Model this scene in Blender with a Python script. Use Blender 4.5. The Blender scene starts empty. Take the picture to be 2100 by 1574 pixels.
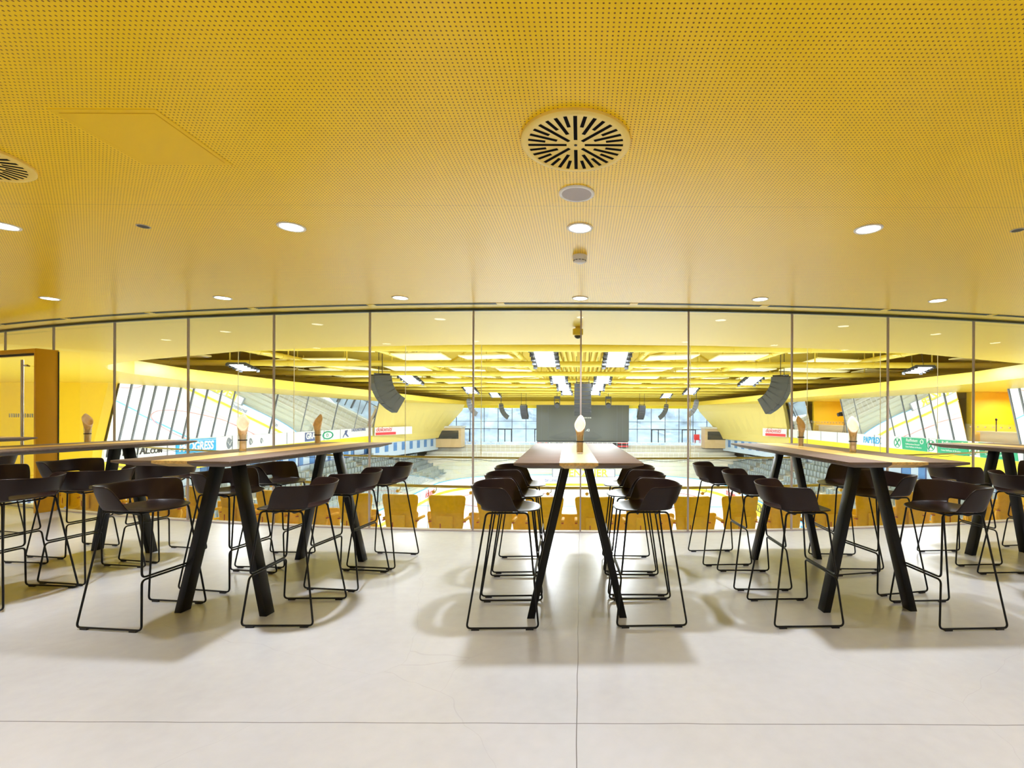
import bpy, bmesh, math, random
from mathutils import Vector, Matrix
sc = bpy.context.scene
COL = sc.collection
PI = math.pi
random.seed(7)

# ------------------------------------------------------------------ camera, world, exposure
CAM_H = 1.39
cam_d = bpy.data.cameras.new('camera')
cam = bpy.data.objects.new('camera', cam_d); COL.objects.link(cam)
cam_d.sensor_width = 36.0
cam_d.lens = 998.5 / 2100 * 36
cam_d.shift_x = -(1190.9 - 1050) / 2100
cam_d.shift_y = (851.0 - 787) / 2100
cam_d.clip_start = .05; cam_d.clip_end = 600
cam.matrix_world = Matrix.Translation((0, 0, CAM_H)) @ Matrix.Rotation(PI / 2, 4, 'X') @ Matrix.Rotation(.0037, 4, 'Z')
sc.camera = cam
sc.view_settings.view_transform = 'Standard'
sc.view_settings.look = 'None'
sc.view_settings.exposure = 0.22
sc.view_settings.gamma = 1.0
sc.view_settings.use_curve_mapping = False
W = bpy.data.worlds.new('world'); sc.world = W; W.use_nodes = True
W.node_tree.nodes['Background'].inputs[0].default_value = (.80, .90, 1, 1)
W.node_tree.nodes['Background'].inputs[1].default_value = 4.5
sc.cycles.max_bounces = 10
sc.cycles.diffuse_bounces = 5
sc.cycles.glossy_bounces = 4
sc.cycles.transmission_bounces = 8
sc.cycles.transparent_max_bounces = 16
sc.cycles.sample_clamp_indirect = 6
sc.cycles.caustics_reflective = False
sc.cycles.caustics_refractive = False
P_DOWN = 14.6      # each lounge downlight, W
P_FLOOD = 1060.0    # each arena floodlight, W
ZC = 2.66          # ceiling height
GR, GY = 24.234, 30.025   # glass wall: radius and centre (0, GY)
GA = .0531         # angle of one pane

# ------------------------------------------------------------------ helpers
def mat(name, col, rough=.5, metal=0., coat=0., spec=.5, noise=None, bump=None, emit=0., trans=0., ior=1.45):
    m = bpy.data.materials.new(name); m.use_nodes = True
    nt = m.node_tree; b = nt.nodes['Principled BSDF']
    b.inputs['Base Color'].default_value = (*col, 1)
    b.inputs['Roughness'].default_value = rough
    b.inputs['Metallic'].default_value = metal
    b.inputs['Coat Weight'].default_value = coat
    b.inputs['Coat Roughness'].default_value = .15
    b.inputs['Specular IOR Level'].default_value = spec
    b.inputs['Transmission Weight'].default_value = trans
    b.inputs['IOR'].default_value = ior
    if emit:
        b.inputs['Emission Color'].default_value = (*col, 1)
        b.inputs['Emission Strength'].default_value = emit
    if noise:      # (scale xyz, amount, detail)
        tc = nt.nodes.new('ShaderNodeTexCoord'); mp = nt.nodes.new('ShaderNodeMapping')
        mp.inputs['Scale'].default_value = noise[0]
        n = nt.nodes.new('ShaderNodeTexNoise'); n.inputs['Scale'].default_value = 1; n.inputs['Detail'].default_value = noise[2]
        n.inputs['Roughness'].default_value = .6
        mx = nt.nodes.new('ShaderNodeMix'); mx.data_type = 'RGBA'
        a = noise[1]
        mx.inputs[6].default_value = (*[max(0, c * (1 - a)) for c in col], 1)
        mx.inputs[7].default_value = (*[min(1, c * (1 + a)) for c in col], 1)
        rp = nt.nodes.new('ShaderNodeMapRange'); rp.inputs[1].default_value = .3; rp.inputs[2].default_value = .7
        nt.links.new(tc.outputs['Object'], mp.inputs[0]); nt.links.new(mp.outputs[0], n.inputs[0])
        nt.links.new(n.outputs[0], rp.inputs[0]); nt.links.new(rp.outputs[0], mx.inputs[0])
        nt.links.new(mx.outputs[2], b.inputs['Base Color'])
        if bump:
            bp = nt.nodes.new('ShaderNodeBump'); bp.inputs['Strength'].default_value = bump; bp.inputs['Distance'].default_value = .002
            nt.links.new(n.outputs[0], bp.inputs['Height']); nt.links.new(bp.outputs[0], b.inputs['Normal'])
    return m

def math_node(nt, op, a, b=None, c=None):
    n = nt.nodes.new('ShaderNodeMath'); n.operation = op
    for i, v in enumerate((a, b, c)):
        if v is None: continue
        if isinstance(v, (int, float)): n.inputs[i].default_value = v
        else: nt.links.new(v, n.inputs[i])
    return n.outputs[0]

def glass_mat(name, tint, refl=1.0, ior=1.5):
    m = bpy.data.materials.new(name); m.use_nodes = True
    nt = m.node_tree; nt.nodes.clear()
    o = nt.nodes.new('ShaderNodeOutputMaterial'); mx = nt.nodes.new('ShaderNodeMixShader')
    t = nt.nodes.new('ShaderNodeBsdfTransparent'); t.inputs[0].default_value = (*tint, 1)
    g = nt.nodes.new('ShaderNodeBsdfGlossy'); g.inputs['Roughness'].default_value = .0
    ge = nt.nodes.new('ShaderNodeNewGeometry'); dp = nt.nodes.new('ShaderNodeVectorMath'); dp.operation = 'DOT_PRODUCT'
    nt.links.new(ge.outputs['Incoming'], dp.inputs[0]); nt.links.new(ge.outputs['Normal'], dp.inputs[1])
    k = math_node(nt, 'POWER', math_node(nt, 'SUBTRACT', 1.0, math_node(nt, 'MINIMUM', math_node(nt, 'ABSOLUTE', dp.outputs['Value']), 1.0)), 5.0)
    f0 = ((ior - 1) / (ior + 1)) ** 2
    nt.links.new(math_node(nt, 'MINIMUM', math_node(nt, 'MULTIPLY', math_node(nt, 'MULTIPLY_ADD', k, 1 - f0, f0), refl), 1.0), mx.inputs[0])
    nt.links.new(t.outputs[0], mx.inputs[1]); nt.links.new(g.outputs[0], mx.inputs[2]); nt.links.new(mx.outputs[0], o.inputs[0])
    return m

M = {}
YEL = (.90, .56, .006)
LEM = (.78, .64, .20)
M['yellow_paint'] = mat('yellow_paint', YEL, .42, coat=.0, spec=.5)
M['yellow_soffit'] = mat('yellow_soffit', (.86, .62, .05), .36, spec=.5)
M['vent_paint'] = mat('vent_paint', (.92, .66, .14), .45)
M['slot_black'] = mat('slot_black', (.008, .006, .005), .9, spec=.05)
M['lemon'] = mat('lemon', LEM, .5)
M['lemon_beam'] = mat('lemon_beam', (.68, .52, .06), .45)
M['deck'] = mat('deck', (.74, .57, .07), .6)
M['baffle'] = mat('baffle', (.97, .92, .56), .7)
M['orange_paint'] = mat('orange_paint', (.66, .34, .006), .45)
M['wall_yellow'] = mat('wall_yellow', (.74, .50, .01), .55)
M['white_trim'] = mat('white_trim', (.82, .80, .78), .4)
M['white_wall'] = mat('white_wall', (.75, .72, .66), .7)
M['speaker_cloth'] = mat('speaker_cloth', (.50, .45, .43), .8)
M['lamp'] = mat('lamp', (1, .97, .92), .5, emit=9)
M['flood'] = mat('flood', (.95, .98, 1), .5, emit=30)
M['tube_lamp'] = mat('tube_lamp', (1, .98, .95), .5, emit=5)
M['black'] = mat('black', (.012, .011, .011), .45)
M['black_metal'] = mat('black_metal', (.007, .0065, .0065), .4, spec=.3)
M['leg_metal'] = mat('leg_metal', (.005, .0048, .0045), .36, spec=.28)
M['shell'] = mat('shell', (.018, .0085, .0065), .36, spec=.32)
M['laminate'] = mat('laminate', (.145, .104, .084), .5, spec=.32, noise=((3, 60, 3), .16, 3))
M['oak'] = mat('oak', (.66, .44, .15), .38, noise=((60, 3.5, 60), .28, 6), bump=.3)
M['napkin'] = mat('napkin', (.92, .72, .50), .8, noise=((40, 40, 40), .10, 3))
M['rubber'] = mat('rubber', (.01, .01, .012), .5)
M['steel'] = mat('steel', (.55, .52, .50), .25, metal=1)
M['brass'] = mat('brass', (.62, .45, .13), .4, metal=.5)
M['rail_gold'] = mat('rail_gold', (.42, .39, .19), .45)
M['frame_dark'] = mat('frame_dark', (.06, .07, .055), .4)
M['joint_grey'] = mat('joint_grey', (.42, .35, .31), .4)
M['seat_fabric'] = mat('seat_fabric', (.95, .585, .008), .6, noise=((14, 14, 14), .06, 2))
M['seat_red'] = mat('seat_red', (.5, .10, .03), .6)
M['grey_seat'] = mat('grey_seat', (.24, .28, .29), .5)
M['concrete_pale'] = mat('concrete_pale', (.70, .68, .64), .8, noise=((1, 1, 1), .05, 3))
M['stand'] = mat('stand', (.70, .68, .61), .8)
M['ice'] = mat('ice', (.88, .93, .97), .12)
M['sign_white'] = mat('sign_white', (.80, .82, .84), .45)
M['sign_blue'] = mat('sign_blue', (.04, .40, .78), .45)
M['sign_navy'] = mat('sign_navy', (.09, .12, .28), .45)
M['sign_green'] = mat('sign_green', (.02, .38, .20), .45)
M['sign_red'] = mat('sign_red', (.75, .05, .06), .45)
M['sign_black'] = mat('sign_black', (.02, .02, .025), .45)
M['sign_grey'] = mat('sign_grey', (.20, .22, .26), .45)
M['sign_yellow'] = mat('sign_yellow', (.86, .70, .03), .5)
M['win_blue'] = mat('win_blue', (.10, .25, .55), .3)
M['curtain'] = mat('curtain', (.55, .66, .80), .7)
M['screen'] = mat('screen', (.13, .14, .135), .35, noise=((.5, .5, .02), .10, 0))
M['array_grey'] = mat('array_grey', (.045, .045, .038), .5)
M['array_grille'] = mat('array_grille', (.03, .033, .037), .6)
M['wood_pale'] = mat('wood_pale', (.66, .48, .26), .55)
M['mirror'] = mat('mirror', (.70, .71, .66), .02, metal=.92)
M['hill'] = mat('hill', (.19, .225, .25), .9, noise=((.25, .25, .5), .6, 8))
M['frame_far_glare'] = mat('frame_far_glare', (.13, .16, .22), .4)  # window glare painted in: frame colour made lighter and bluer
M['snow'] = mat('snow', (.8, .82, .86), .9)
M['glass_wall'] = glass_mat('glass_wall', (.95, .985, .95), 1.5)
M['glass_rail'] = glass_mat('glass_rail', (.95, .975, .96), 1.0)
M['glass_window'] = glass_mat('glass_window', (.92, .96, 1), .8)
M['glass_cup'] = glass_mat('glass_cup', (.96, .965, .95), 1.6)

def floor_material():
    m = mat('polished_concrete', (.60, .565, .53), .27, spec=.5)
    nt = m.node_tree; b = nt.nodes['Principled BSDF']
    tc = nt.nodes.new('ShaderNodeTexCoord')
    n1 = nt.nodes.new('ShaderNodeTexNoise'); n1.inputs['Scale'].default_value = .9; n1.inputs['Detail'].default_value = 3; n1.inputs['Roughness'].default_value = .5
    n2 = nt.nodes.new('ShaderNodeTexNoise'); n2.inputs['Scale'].default_value = 14; n2.inputs['Detail'].default_value = 3
    nt.links.new(tc.outputs['Object'], n1.inputs[0]); nt.links.new(tc.outputs['Object'], n2.inputs[0])
    f = math_node(nt, 'ADD', math_node(nt, 'MULTIPLY', n1.outputs[0], .75), math_node(nt, 'MULTIPLY', n2.outputs[0], .25))
    cr = nt.nodes.new('ShaderNodeMix'); cr.data_type = 'RGBA'
    nt.links.new(f, cr.inputs[0]); cr.inputs[6].default_value = (.33, .33, .33, 1); cr.inputs[7].default_value = (.53, .535, .545, 1)
    # hairline cracks / scratches
    v = nt.nodes.new('ShaderNodeTexVoronoi'); v.feature = 'DISTANCE_TO_EDGE'; v.inputs['Scale'].default_value = .55
    dn = nt.nodes.new('ShaderNodeTexNoise'); dn.inputs['Scale'].default_value = 3
    nt.links.new(tc.outputs['Object'], dn.inputs[0])
    va = nt.nodes.new('ShaderNodeVectorMath'); va.operation = 'MULTIPLY_ADD'
    va.inputs[1].default_value = (.18, .18, 0)
    nt.links.new(dn.outputs['Color'], va.inputs[0]); nt.links.new(tc.outputs['Object'], va.inputs[2]); nt.links.new(va.outputs[0], v.inputs[0])
    crack = math_node(nt, 'LESS_THAN', v.outputs['Distance'], .0008)
    # saw-cut joints: along x = -0.02 and across at y = 2.2, then every 6 m
    sx = nt.nodes.new('ShaderNodeSeparateXYZ'); nt.links.new(tc.outputs['Object'], sx.inputs[0])
    wob = math_node(nt, 'MULTIPLY', math_node(nt, 'SUBTRACT', dn.outputs[0], .5), .012)
    def joint(axis, off):
        a = math_node(nt, 'ADD', math_node(nt, 'SUBTRACT', sx.outputs[axis], off), wob)
        k = math_node(nt, 'ABSOLUTE', math_node(nt, 'SUBTRACT', math_node(nt, 'FRACT', math_node(nt, 'ADD', math_node(nt, 'DIVIDE', a, 12.0), .5)), .5))
        return math_node(nt, 'LESS_THAN', k, .0022 / 12)
    j = math_node(nt, 'MAXIMUM', joint(0, -.012), joint(1, 2.197))
    mk = math_node(nt, 'MAXIMUM', math_node(nt, 'MULTIPLY', j, .85), math_node(nt, 'MULTIPLY', crack, .10))
    mx = nt.nodes.new('ShaderNodeMix'); mx.data_type = 'RGBA'
    nt.links.new(mk, mx.inputs[0]); nt.links.new(cr.outputs[2], mx.inputs[6]); mx.inputs[7].default_value = (.10, .09, .08, 1)
    nt.links.new(mx.outputs[2], b.inputs['Base Color'])
    return m
M['floor'] = floor_material()

def perforated_material():
    m = mat('perforated_yellow', (.97, .62, .005), .28, spec=.45)
    nt = m.node_tree; b = nt.nodes['Principled BSDF']
    tc = nt.nodes.new('ShaderNodeTexCoord'); sx = nt.nodes.new('ShaderNodeSeparateXYZ')
    nt.links.new(tc.outputs['Object'], sx.inputs[0])
    P = .0184
    def cell(o):
        return math_node(nt, 'SUBTRACT', math_node(nt, 'FRACT', math_node(nt, 'DIVIDE', math_node(nt, 'ADD', o, 40.0), P)), .5)
    u, v = cell(sx.outputs[0]), cell(sx.outputs[1])
    d = math_node(nt, 'SQRT', math_node(nt, 'ADD', math_node(nt, 'MULTIPLY', u, u), math_node(nt, 'MULTIPLY', v, v)))
    hole = math_node(nt, 'LESS_THAN', d, .185)
    # panel seams across the room
    s = math_node(nt, 'ABSOLUTE', math_node(nt, 'SUBTRACT', math_node(nt, 'FRACT', math_node(nt, 'DIVIDE', math_node(nt, 'ADD', sx.outputs[1], 18.04), 2.0)), .5))
    seam = math_node(nt, 'LESS_THAN', s, .0006)
    mx = nt.nodes.new('ShaderNodeMix'); mx.data_type = 'RGBA'
    mx.inputs[6].default_value = (.97, .62, .005, 1); mx.inputs[7].default_value = (.22, .09, .035, 1)
    nt.links.new(hole, mx.inputs[0])
    m2 = nt.nodes.new('ShaderNodeMix'); m2.data_type = 'RGBA'
    nt.links.new(seam, m2.inputs[0]); nt.links.new(mx.outputs[2], m2.inputs[6]); m2.inputs[7].default_value = (.5, .28, .01, 1)
    nt.links.new(m2.outputs[2], b.inputs['Base Color'])
    sp = math_node(nt, 'SUBTRACT', .45, math_node(nt, 'MULTIPLY', hole, .35))
    nt.links.new(sp, b.inputs['Specular IOR Level'])
    return m
M['perforated'] = perforated_material()

class MB:
    """collects vertices and faces, then links them as one mesh object"""
    def __init__(s): s.v = []; s.f = []
    def add(s, vs, fs):
        o = len(s.v); s.v += [tuple(p) for p in vs]; s.f += [tuple(i + o for i in f) for f in fs]; return s
    def box(s, c, size, rot=None):
        x, y, z = (a / 2 for a in size); R = rot or Matrix.Identity(3); c = Vector(c)
        vs = [c + R @ Vector((sx * x, sy * y, sz * z)) for sz in (-1, 1) for sx, sy in ((-1, -1), (1, -1), (1, 1), (-1, 1))]
        return s.add(vs, [(3, 2, 1, 0), (4, 5, 6, 7), (0, 1, 5, 4), (1, 2, 6, 5), (2, 3, 7, 6), (3, 0, 4, 7)])
    def bx(s, x0, x1, y0, y1, z0, z1): return s.box(((x0 + x1) / 2, (y0 + y1) / 2, (z0 + z1) / 2), (abs(x1 - x0), abs(y1 - y0), abs(z1 - z0)))
    def loft(s, rings, cap=True, closed=True):
        n = len(rings[0]); vs = [p for r in rings for p in r]; fs = []
        for i in range(len(rings) - 1):
            for j in range(n if closed else n - 1):
                k = (j + 1) % n; fs.append((i * n + j, i * n + k, (i + 1) * n + k, (i + 1) * n + j))
        if cap: fs += [tuple(range(n))[::-1], tuple((len(rings) - 1) * n + j for j in range(n))]
        return s.add(vs, fs)
    def lathe(s, prof, c=(0, 0, 0), n=40, cap=True):
        return s.loft([[(c[0] + r * math.cos(2 * PI * j / n), c[1] + r * math.sin(2 * PI * j / n), c[2] + z) for j in range(n)] for r, z in prof], cap)
    def tube(s, pts, r, n=8, closed=False):
        pts = [Vector(p) for p in pts]; N = len(pts); rings = []
        up = None
        for i, p in enumerate(pts):
            a = pts[(i - 1) % N] if (i > 0 or closed) else p; b = pts[(i + 1) % N] if (i < N - 1 or closed) else p
            t = (b - a).normalized()
            if up is None:
                up = Vector((0, 0, 1)) if abs(t.z) < .9 else Vector((1, 0, 0))
            x = t.cross(up)
            if x.length < 1e-5: x = t.cross(Vector((.3, .9, .2)))
            x.normalize(); y = x.cross(t).normalized(); up = y
            rings.append([p + r * (math.cos(2 * PI * j / n) * x + math.sin(2 * PI * j / n) * y) for j in range(n)])
        if closed: rings.append(rings[0]); return s.loft(rings, False)
        return s.loft(rings)
    def prism(s, poly, a, b):
        n = len(poly)   # poly of 3-vectors, extruded by vector from a to b
        a = Vector(a); b = Vector(b)
        vs = [Vector(p) + a for p in poly] + [Vector(p) + b for p in poly]
        fs = [tuple(range(n))[::-1], tuple(range(n, 2 * n))] + [(i, (i + 1) % n, (i + 1) % n + n, i + n) for i in range(n)]
        return s.add(vs, fs)
    def build(s, name, m, parent=None, smooth=True, flat=False, loc=None, bevel=0):
        me = bpy.data.meshes.new(name); me.from_pydata(s.v, [], s.f)
        bm = bmesh.new(); bm.from_mesh(me); bmesh.ops.recalc_face_normals(bm, faces=bm.faces)
        if bevel: bmesh.ops.bevel(bm, geom=[e for e in bm.edges if len(e.link_faces) == 2 and e.calc_face_angle() > .6], offset=bevel, segments=2, affect='EDGES', profile=.5)
        bm.to_mesh(me); bm.free()
        for p in me.polygons: p.use_smooth = smooth
        if smooth: me.set_sharp_from_angle(angle=.7)
        me.materials.append(M[m])
        o = bpy.data.objects.new(name, me); COL.objects.link(o)
        if parent: o.parent = parent
        if loc: o.location = loc
        return o

def fillet(pts, r, n=5):
    pts = [Vector(p) for p in pts]; out = [pts[0]]
    for i in range(1, len(pts) - 1):
        p, a, b = pts[i], pts[i - 1], pts[i + 1]
        da, db = (a - p), (b - p); ra = min(r, da.length * .45, db.length * .45)
        A = p + da.normalized() * ra; B = p + db.normalized() * ra
        for k in range(n + 1):
            t = k / n; out.append((1 - t) ** 2 * A + 2 * t * (1 - t) * p + t * t * B)
    out.append(pts[-1]); return out

def empty(name, loc=(0, 0, 0), rz=0):
    o = bpy.data.objects.new(name, None); COL.objects.link(o); o.location = loc; o.rotation_euler = (0, 0, rz); o.empty_display_size = .1
    return o
def tag(o, label, cat, group=None, kind=None):
    o['label'] = label; o['category'] = cat
    if group: o['group'] = group
    if kind: o['kind'] = kind
    return o
def struct(o, label=None):
    o['kind'] = 'structure'
    if label: o['label'] = label
    return o
def dup(o, parent=None):
    kids = [c for c in ALLKIDS.get(o.name, [])] or list(o.children)
    c = o.copy(); COL.objects.link(c)
    if parent: c.parent = parent
    for k in kids: dup(k, c)
    return c
ALLKIDS = {}
def place(proto, used, loc, rz):
    o = proto if not used else dup(proto)
    o.location = loc; o.rotation_euler = (0, 0, rz); return o

def text_mesh(s, name, m, parent, size, origin, xdir, ydir, depth=.01, align='LEFT', sx=1.0, shear=0., bold=0.):
    cu = bpy.data.curves.new(name, 'FONT'); cu.body = s; cu.size = size; cu.extrude = depth / 2; cu.align_x = align; cu.shear = shear; cu.offset = bold
    t = bpy.data.objects.new(name, cu); COL.objects.link(t)
    dg = bpy.context.evaluated_depsgraph_get(); me = bpy.data.meshes.new_from_object(t.evaluated_get(dg)); me.name = name
    bpy.data.objects.remove(t)
    x = Vector(xdir).normalized(); y = Vector(ydir).normalized(); z = x.cross(y)
    R = Matrix((x * sx, y, z)).transposed().to_4x4(); R.translation = Vector(origin)
    me.transform(R); me.materials.clear(); me.materials.append(M[m])
    o = bpy.data.objects.new(name, me); COL.objects.link(o)
    if parent: o.parent = parent
    return o

def arc(a, R=GR): return (R * math.sin(a), GY - R * math.cos(a))

# ------------------------------------------------------------------ lounge shell
A0, A1 = -9 * GA, 8 * GA
b = MB(); n = 60
for i in range(n):
    a, c = A0 + (A1 - A0) * i / n, A0 + (A1 - A0) * (i + 1) / n
    p, q = arc(a, GR - .03), arc(c, GR - .03)
    b.add([(p[0], -4.5, 0), (q[0], -4.5, 0), (q[0], q[1], 0), (p[0], p[1], 0), (p[0], -4.5, -.3), (q[0], -4.5, -.3), (q[0], q[1], -.3), (p[0], p[1], -.3)],
          [(0, 1, 2, 3), (7, 6, 5, 4), (3, 2, 6, 7), (0, 4, 5, 1)])
struct(b.build('floor', 'floor'), 'pale grey polished concrete floor of the lounge')
RS = GR + .26       # ring of the air slot
b = MB()
for i in range(n):
    a, c = A0 + (A1 - A0) * i / n, A0 + (A1 - A0) * (i + 1) / n
    p, q = arc(a, RS + .03), arc(c, RS + .03)
    b.add([(p[0], -4.5, ZC), (q[0], -4.5, ZC), (q[0], q[1], ZC), (p[0], p[1], ZC), (p[0], -4.5, ZC + .1), (q[0], -4.5, ZC + .1), (q[0], q[1], ZC + .1), (p[0], p[1], ZC + .1)],
          [(3, 2, 1, 0), (4, 5, 6, 7), (3, 7, 6, 2), (0, 1, 5, 4)])
struct(b.build('ceiling', 'perforated'), 'yellow perforated ceiling of the lounge')
def arc_strip(b, a0, a1, r0, r1, z0, z1, n=8):
    rings = []
    for i in range(n + 1):
        a = a0 + (a1 - a0) * i / n; p, q = arc(a, r0), arc(a, r1)
        rings.append([(p[0], p[1], z0), (q[0], q[1], z0), (q[0], q[1], z1), (p[0], p[1], z1)])
    return b.loft(rings)
struct(arc_strip(MB(), A0, A1, GR - .02, RS - .03, ZC, ZC + .1, 60).build('trim_1', 'yellow_soffit'), 'smooth yellow ceiling strip above the glass wall')
struct(arc_strip(MB(), A0, A1, RS - .035, RS + .035, ZC + .05, ZC + .12, 60).build('trim_2', 'frame_dark'), 'dark recess behind the air slot')
struct(arc_strip(MB(), A0, A1, GR - .02, GR + .02, ZC - .028, ZC - .001, 60).build('trim_3', 'frame_dark'), 'dark head channel holding the glass wall')
struct(arc_strip(MB(), A0, A1, GR - .028, GR + .022, -.02, .012, 60).build('trim_4', 'joint_grey'), 'low grey floor channel of the glass wall')
xl, xr = arc(A0)[0], arc(A1)[0]
struct(MB().bx(xl - .2, xl, -4.5, arc(A0)[1] + .2, -.3, 2.9).build('wall_left', 'white_wall'))
struct(MB().bx(xr, xr + .2, -4.5, arc(A1)[1] + .2, -.3, 2.9).build('wall_right', 'white_wall'))
struct(MB().bx(xl - .2, xr + .2, -4.7, -4.5, -.3, 2.9).build('wall_back', 'white_wall'))

# linear air diffuser: slotted segments between little joints
seg = 1.52 / RS; k0 = -.16 / RS
ids = list(range(-6, 7))
for k in ids:
    a0 = k0 + (k - .5) * seg + .045 / RS; a1 = k0 + (k + .5) * seg - .045 / RS
    d = empty('air_slot_diffuser')
    arc_strip(MB(), a0, a1, RS - .034, RS - .022, ZC - .004, ZC + .05).build('slot_blade', 'frame_dark', d)
    arc_strip(MB(), a0, a1, RS - .006, RS + .006, ZC - .004, ZC + .05).build('slot_blade', 'frame_dark', d)
    arc_strip(MB(), a0, a1, RS + .022, RS + .034, ZC - .004, ZC + .05).build('slot_blade', 'frame_dark', d)
    j = MB(); arc_strip(j, a1, a1 + .09 / RS, RS - .034, RS + .034, ZC - .004, ZC + .05, 2); j.build('end_cap', 'yellow_soffit', d)
    tag(d, 'dark slotted linear air diffuser segment in the yellow ceiling before the glass', 'air vent', 'linear air slots along the glass wall')

# glass wall: flat panes between slim joints
for i in range(-9, 8):
    p, q = Vector((*arc(i * GA), 0)), Vector((*arc((i + 1) * GA), 0))
    t = (q - p).normalized(); nn = Vector((t.y, -t.x, 0))
    z0 = .012 if i >= -6 else 2.30
    g = .006
    P0, P1 = p + t * g, q - t * g
    w = empty('window_%d' % (i + 10), (0, 0, 0)); struct(w, 'frameless clear glass pane of the curved wall')
    o = MB().add([P0 + Vector((0, 0, z0)), P1 + Vector((0, 0, z0)), P1 + Vector((0, 0, ZC - .02)), P0 + Vector((0, 0, ZC - .02))], [(0, 1, 2, 3)]).build('pane', 'glass_wall', w, smooth=False)
    m_ = MB(); ang = math.atan2(t.y, t.x)
    m_.box(p + Vector((0, 0, (z0 + ZC - .02) / 2)), (.019, .022, ZC - .02 - z0), Matrix.Rotation(ang - GA / 2, 3, 'Z'))
    m_.build('mullion', 'joint_grey', w, smooth=False)

# ------------------------------------------------------------------ door portal at the far left
T = Vector((-.951, .309, 0)); N_ = Vector((-.309, -.951, 0)); P0 = Vector((-7.475, 6.975, 0))
rotp = Matrix((T, N_, Vector((0, 0, 1)))).transposed()
def pb(b, t0, t1, n0, n1, z0, z1):
    return b.box(P0 + T * (t0 + t1) / 2 + N_ * (n0 + n1) / 2 + Vector((0, 0, (z0 + z1) / 2)), (abs(t1 - t0), abs(n1 - n0), z1 - z0), rotp)
door = empty('door_1'); struct(door, 'glass entrance door in a deep orange portal at the far left')
b = MB(); pb(b, 0, .05, 0, .24, 0, 2.29); pb(b, .05, 2.1, 0, .24, 2.23, 2.29); pb(b, 2.1, 2.15, 0, .24, 0, 2.29); b.build('portal', 'orange_paint', door, bevel=.003)
b = MB(); pb(b, -.007, 0, 0, .012, 0, 2.27); pb(b, .05, 2.1, .20, .21, 2.20, 2.23); b.build('gasket', 'black', door)
b = MB(); pb(b, .056, 1.05, .15, .162, .01, 2.22); lf = b.build('door_leaf', 'glass_rail', door)
b = MB(); h0 = P0 + T * .33 + N_ * .235
b.tube([h0 + Vector((0, 0, .35)), h0 + Vector((0, 0, 2.14))], .017, 14)
for z in (.5, 2.06): b.tube([h0 + Vector((0, 0, z)), h0 + T * 0 - N_ * .075 + Vector((0, 0, z))], .011, 10); b.tube([h0 + Vector((0, 0, z)), h0 - T * .12 + Vector((0, 0, z))], .011, 10)
b.build('handle', 'steel', door)
b = MB()
for k in range(14): pb(b, .07 + k * .055, .10 + k * .055, .163, .166, 1.33, 1.385)
b.build('manifestation_dots', 'sign_white', door)

# ------------------------------------------------------------------ ceiling devices
def downlight():
    r = empty('downlight')
    MB().lathe([(.088, .004), (.088, -.004), (.084, -.008), (.072, -.006), (.070, .0), (.070, .004)], n=48).build('trim_ring', 'white_trim', r)
    MB().lathe([(.071, -.001), (.071, -.004)], n=40).build('lens', 'lamp', r)
    return r
dl = downlight(); used = False
rows = [(5.28, 'row next to the glass wall'), (3.30, 'second row from the glass wall'), (1.32, 'third row'), (-.66, 'added unseen fourth row'), (-2.64, 'added unseen fifth row')]  # last two rows are unseen, added so floor bounce brightens the ceiling
LX = [1.955 * k - .01 for k in range(-5, 5)]
names_x = {-5: 'far left end', -4: 'left end', -3: 'third left of centre', -2: 'second left of centre', -1: 'first left of centre', 0: 'centre', 1: 'first right of centre', 2: 'second right of centre', 3: 'third right of centre', 4: 'right end'}
for y, nm in rows:
    for k in range(-5, 5):
        x = 1.955 * k - .01
        if y > 5 and abs(x) > 8.5: continue
        yy = y + (.0 if y < 5 else .003 * x * x)
        o = place(dl, used, (x, yy, ZC), 0); used = True
        tag(o, 'round white recessed downlight, %s of %s' % (names_x[k], nm), 'ceiling light', 'recessed downlights in the yellow ceiling')
        L = bpy.data.lights.new('downlight_lamp', 'AREA'); L.shape = 'DISK'; L.size = .13; L.energy = P_DOWN; L.color = (.91, .95, 1.05); L.spread = math.radians(84)
        lo = bpy.data.objects.new('downlight_lamp', L); COL.objects.link(lo); lo.location = (x, yy, ZC - .012)
        lo.visible_glossy = True

def swirl_vent():
    r = empty('ceiling_vent')
    # plate with real slots cut around the centre
    bm = bmesh.new()
    b = MB(); b.lathe([(.2535, 0), (.2535, -.013), (.250, -.016), (.225, -.0165), (.222, -.0155), (.005, -.0155)], n=72, cap=False); b.build('plate', 'vent_paint', r)
    s = MB(); rim = MB(); bl = MB()
    for k in range(32):
        a = 2 * PI * k / 32
        r0, w0 = (.042, .0165) if k % 4 == 0 else ((.092, .0165) if k % 2 == 0 else (.142, .0160))
        R = Matrix.Rotation(a, 3, 'Z')
        mid = (r0 + .220) / 2
        s.box(R @ Vector((mid, 0, -.0148)), (.220 - r0, w0, .003), R)
    s.build('slot', 'slot_black', r, smooth=False)
    MB().lathe([(.007, -.015), (.007, -.018), (.002, -.019)], n=16).build('screw', 'black', r)
    return r
v = swirl_vent(); v.location = (-.028, 2.262, ZC)
tag(v, 'large round yellow swirl air vent with black radial slots, centre of the ceiling', 'air vent', 'round swirl vents')
v2 = dup(v); v2.location = (-3.06, 2.40, ZC); v2.rotation_euler[2] = .26
tag(v2, 'round yellow swirl air vent cut by the left edge of the photo', 'air vent', 'round swirl vents')
s = empty('ceiling_speaker', (-.028, 2.787, ZC)); tag(s, 'round white flush ceiling speaker with grey grille below the swirl vent', 'speaker')
MB().lathe([(.102, .004), (.102, -.005), (.097, -.009), (.085, -.008), (.084, -.004)], n=48).build('rim', 'white_trim', s)
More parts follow.
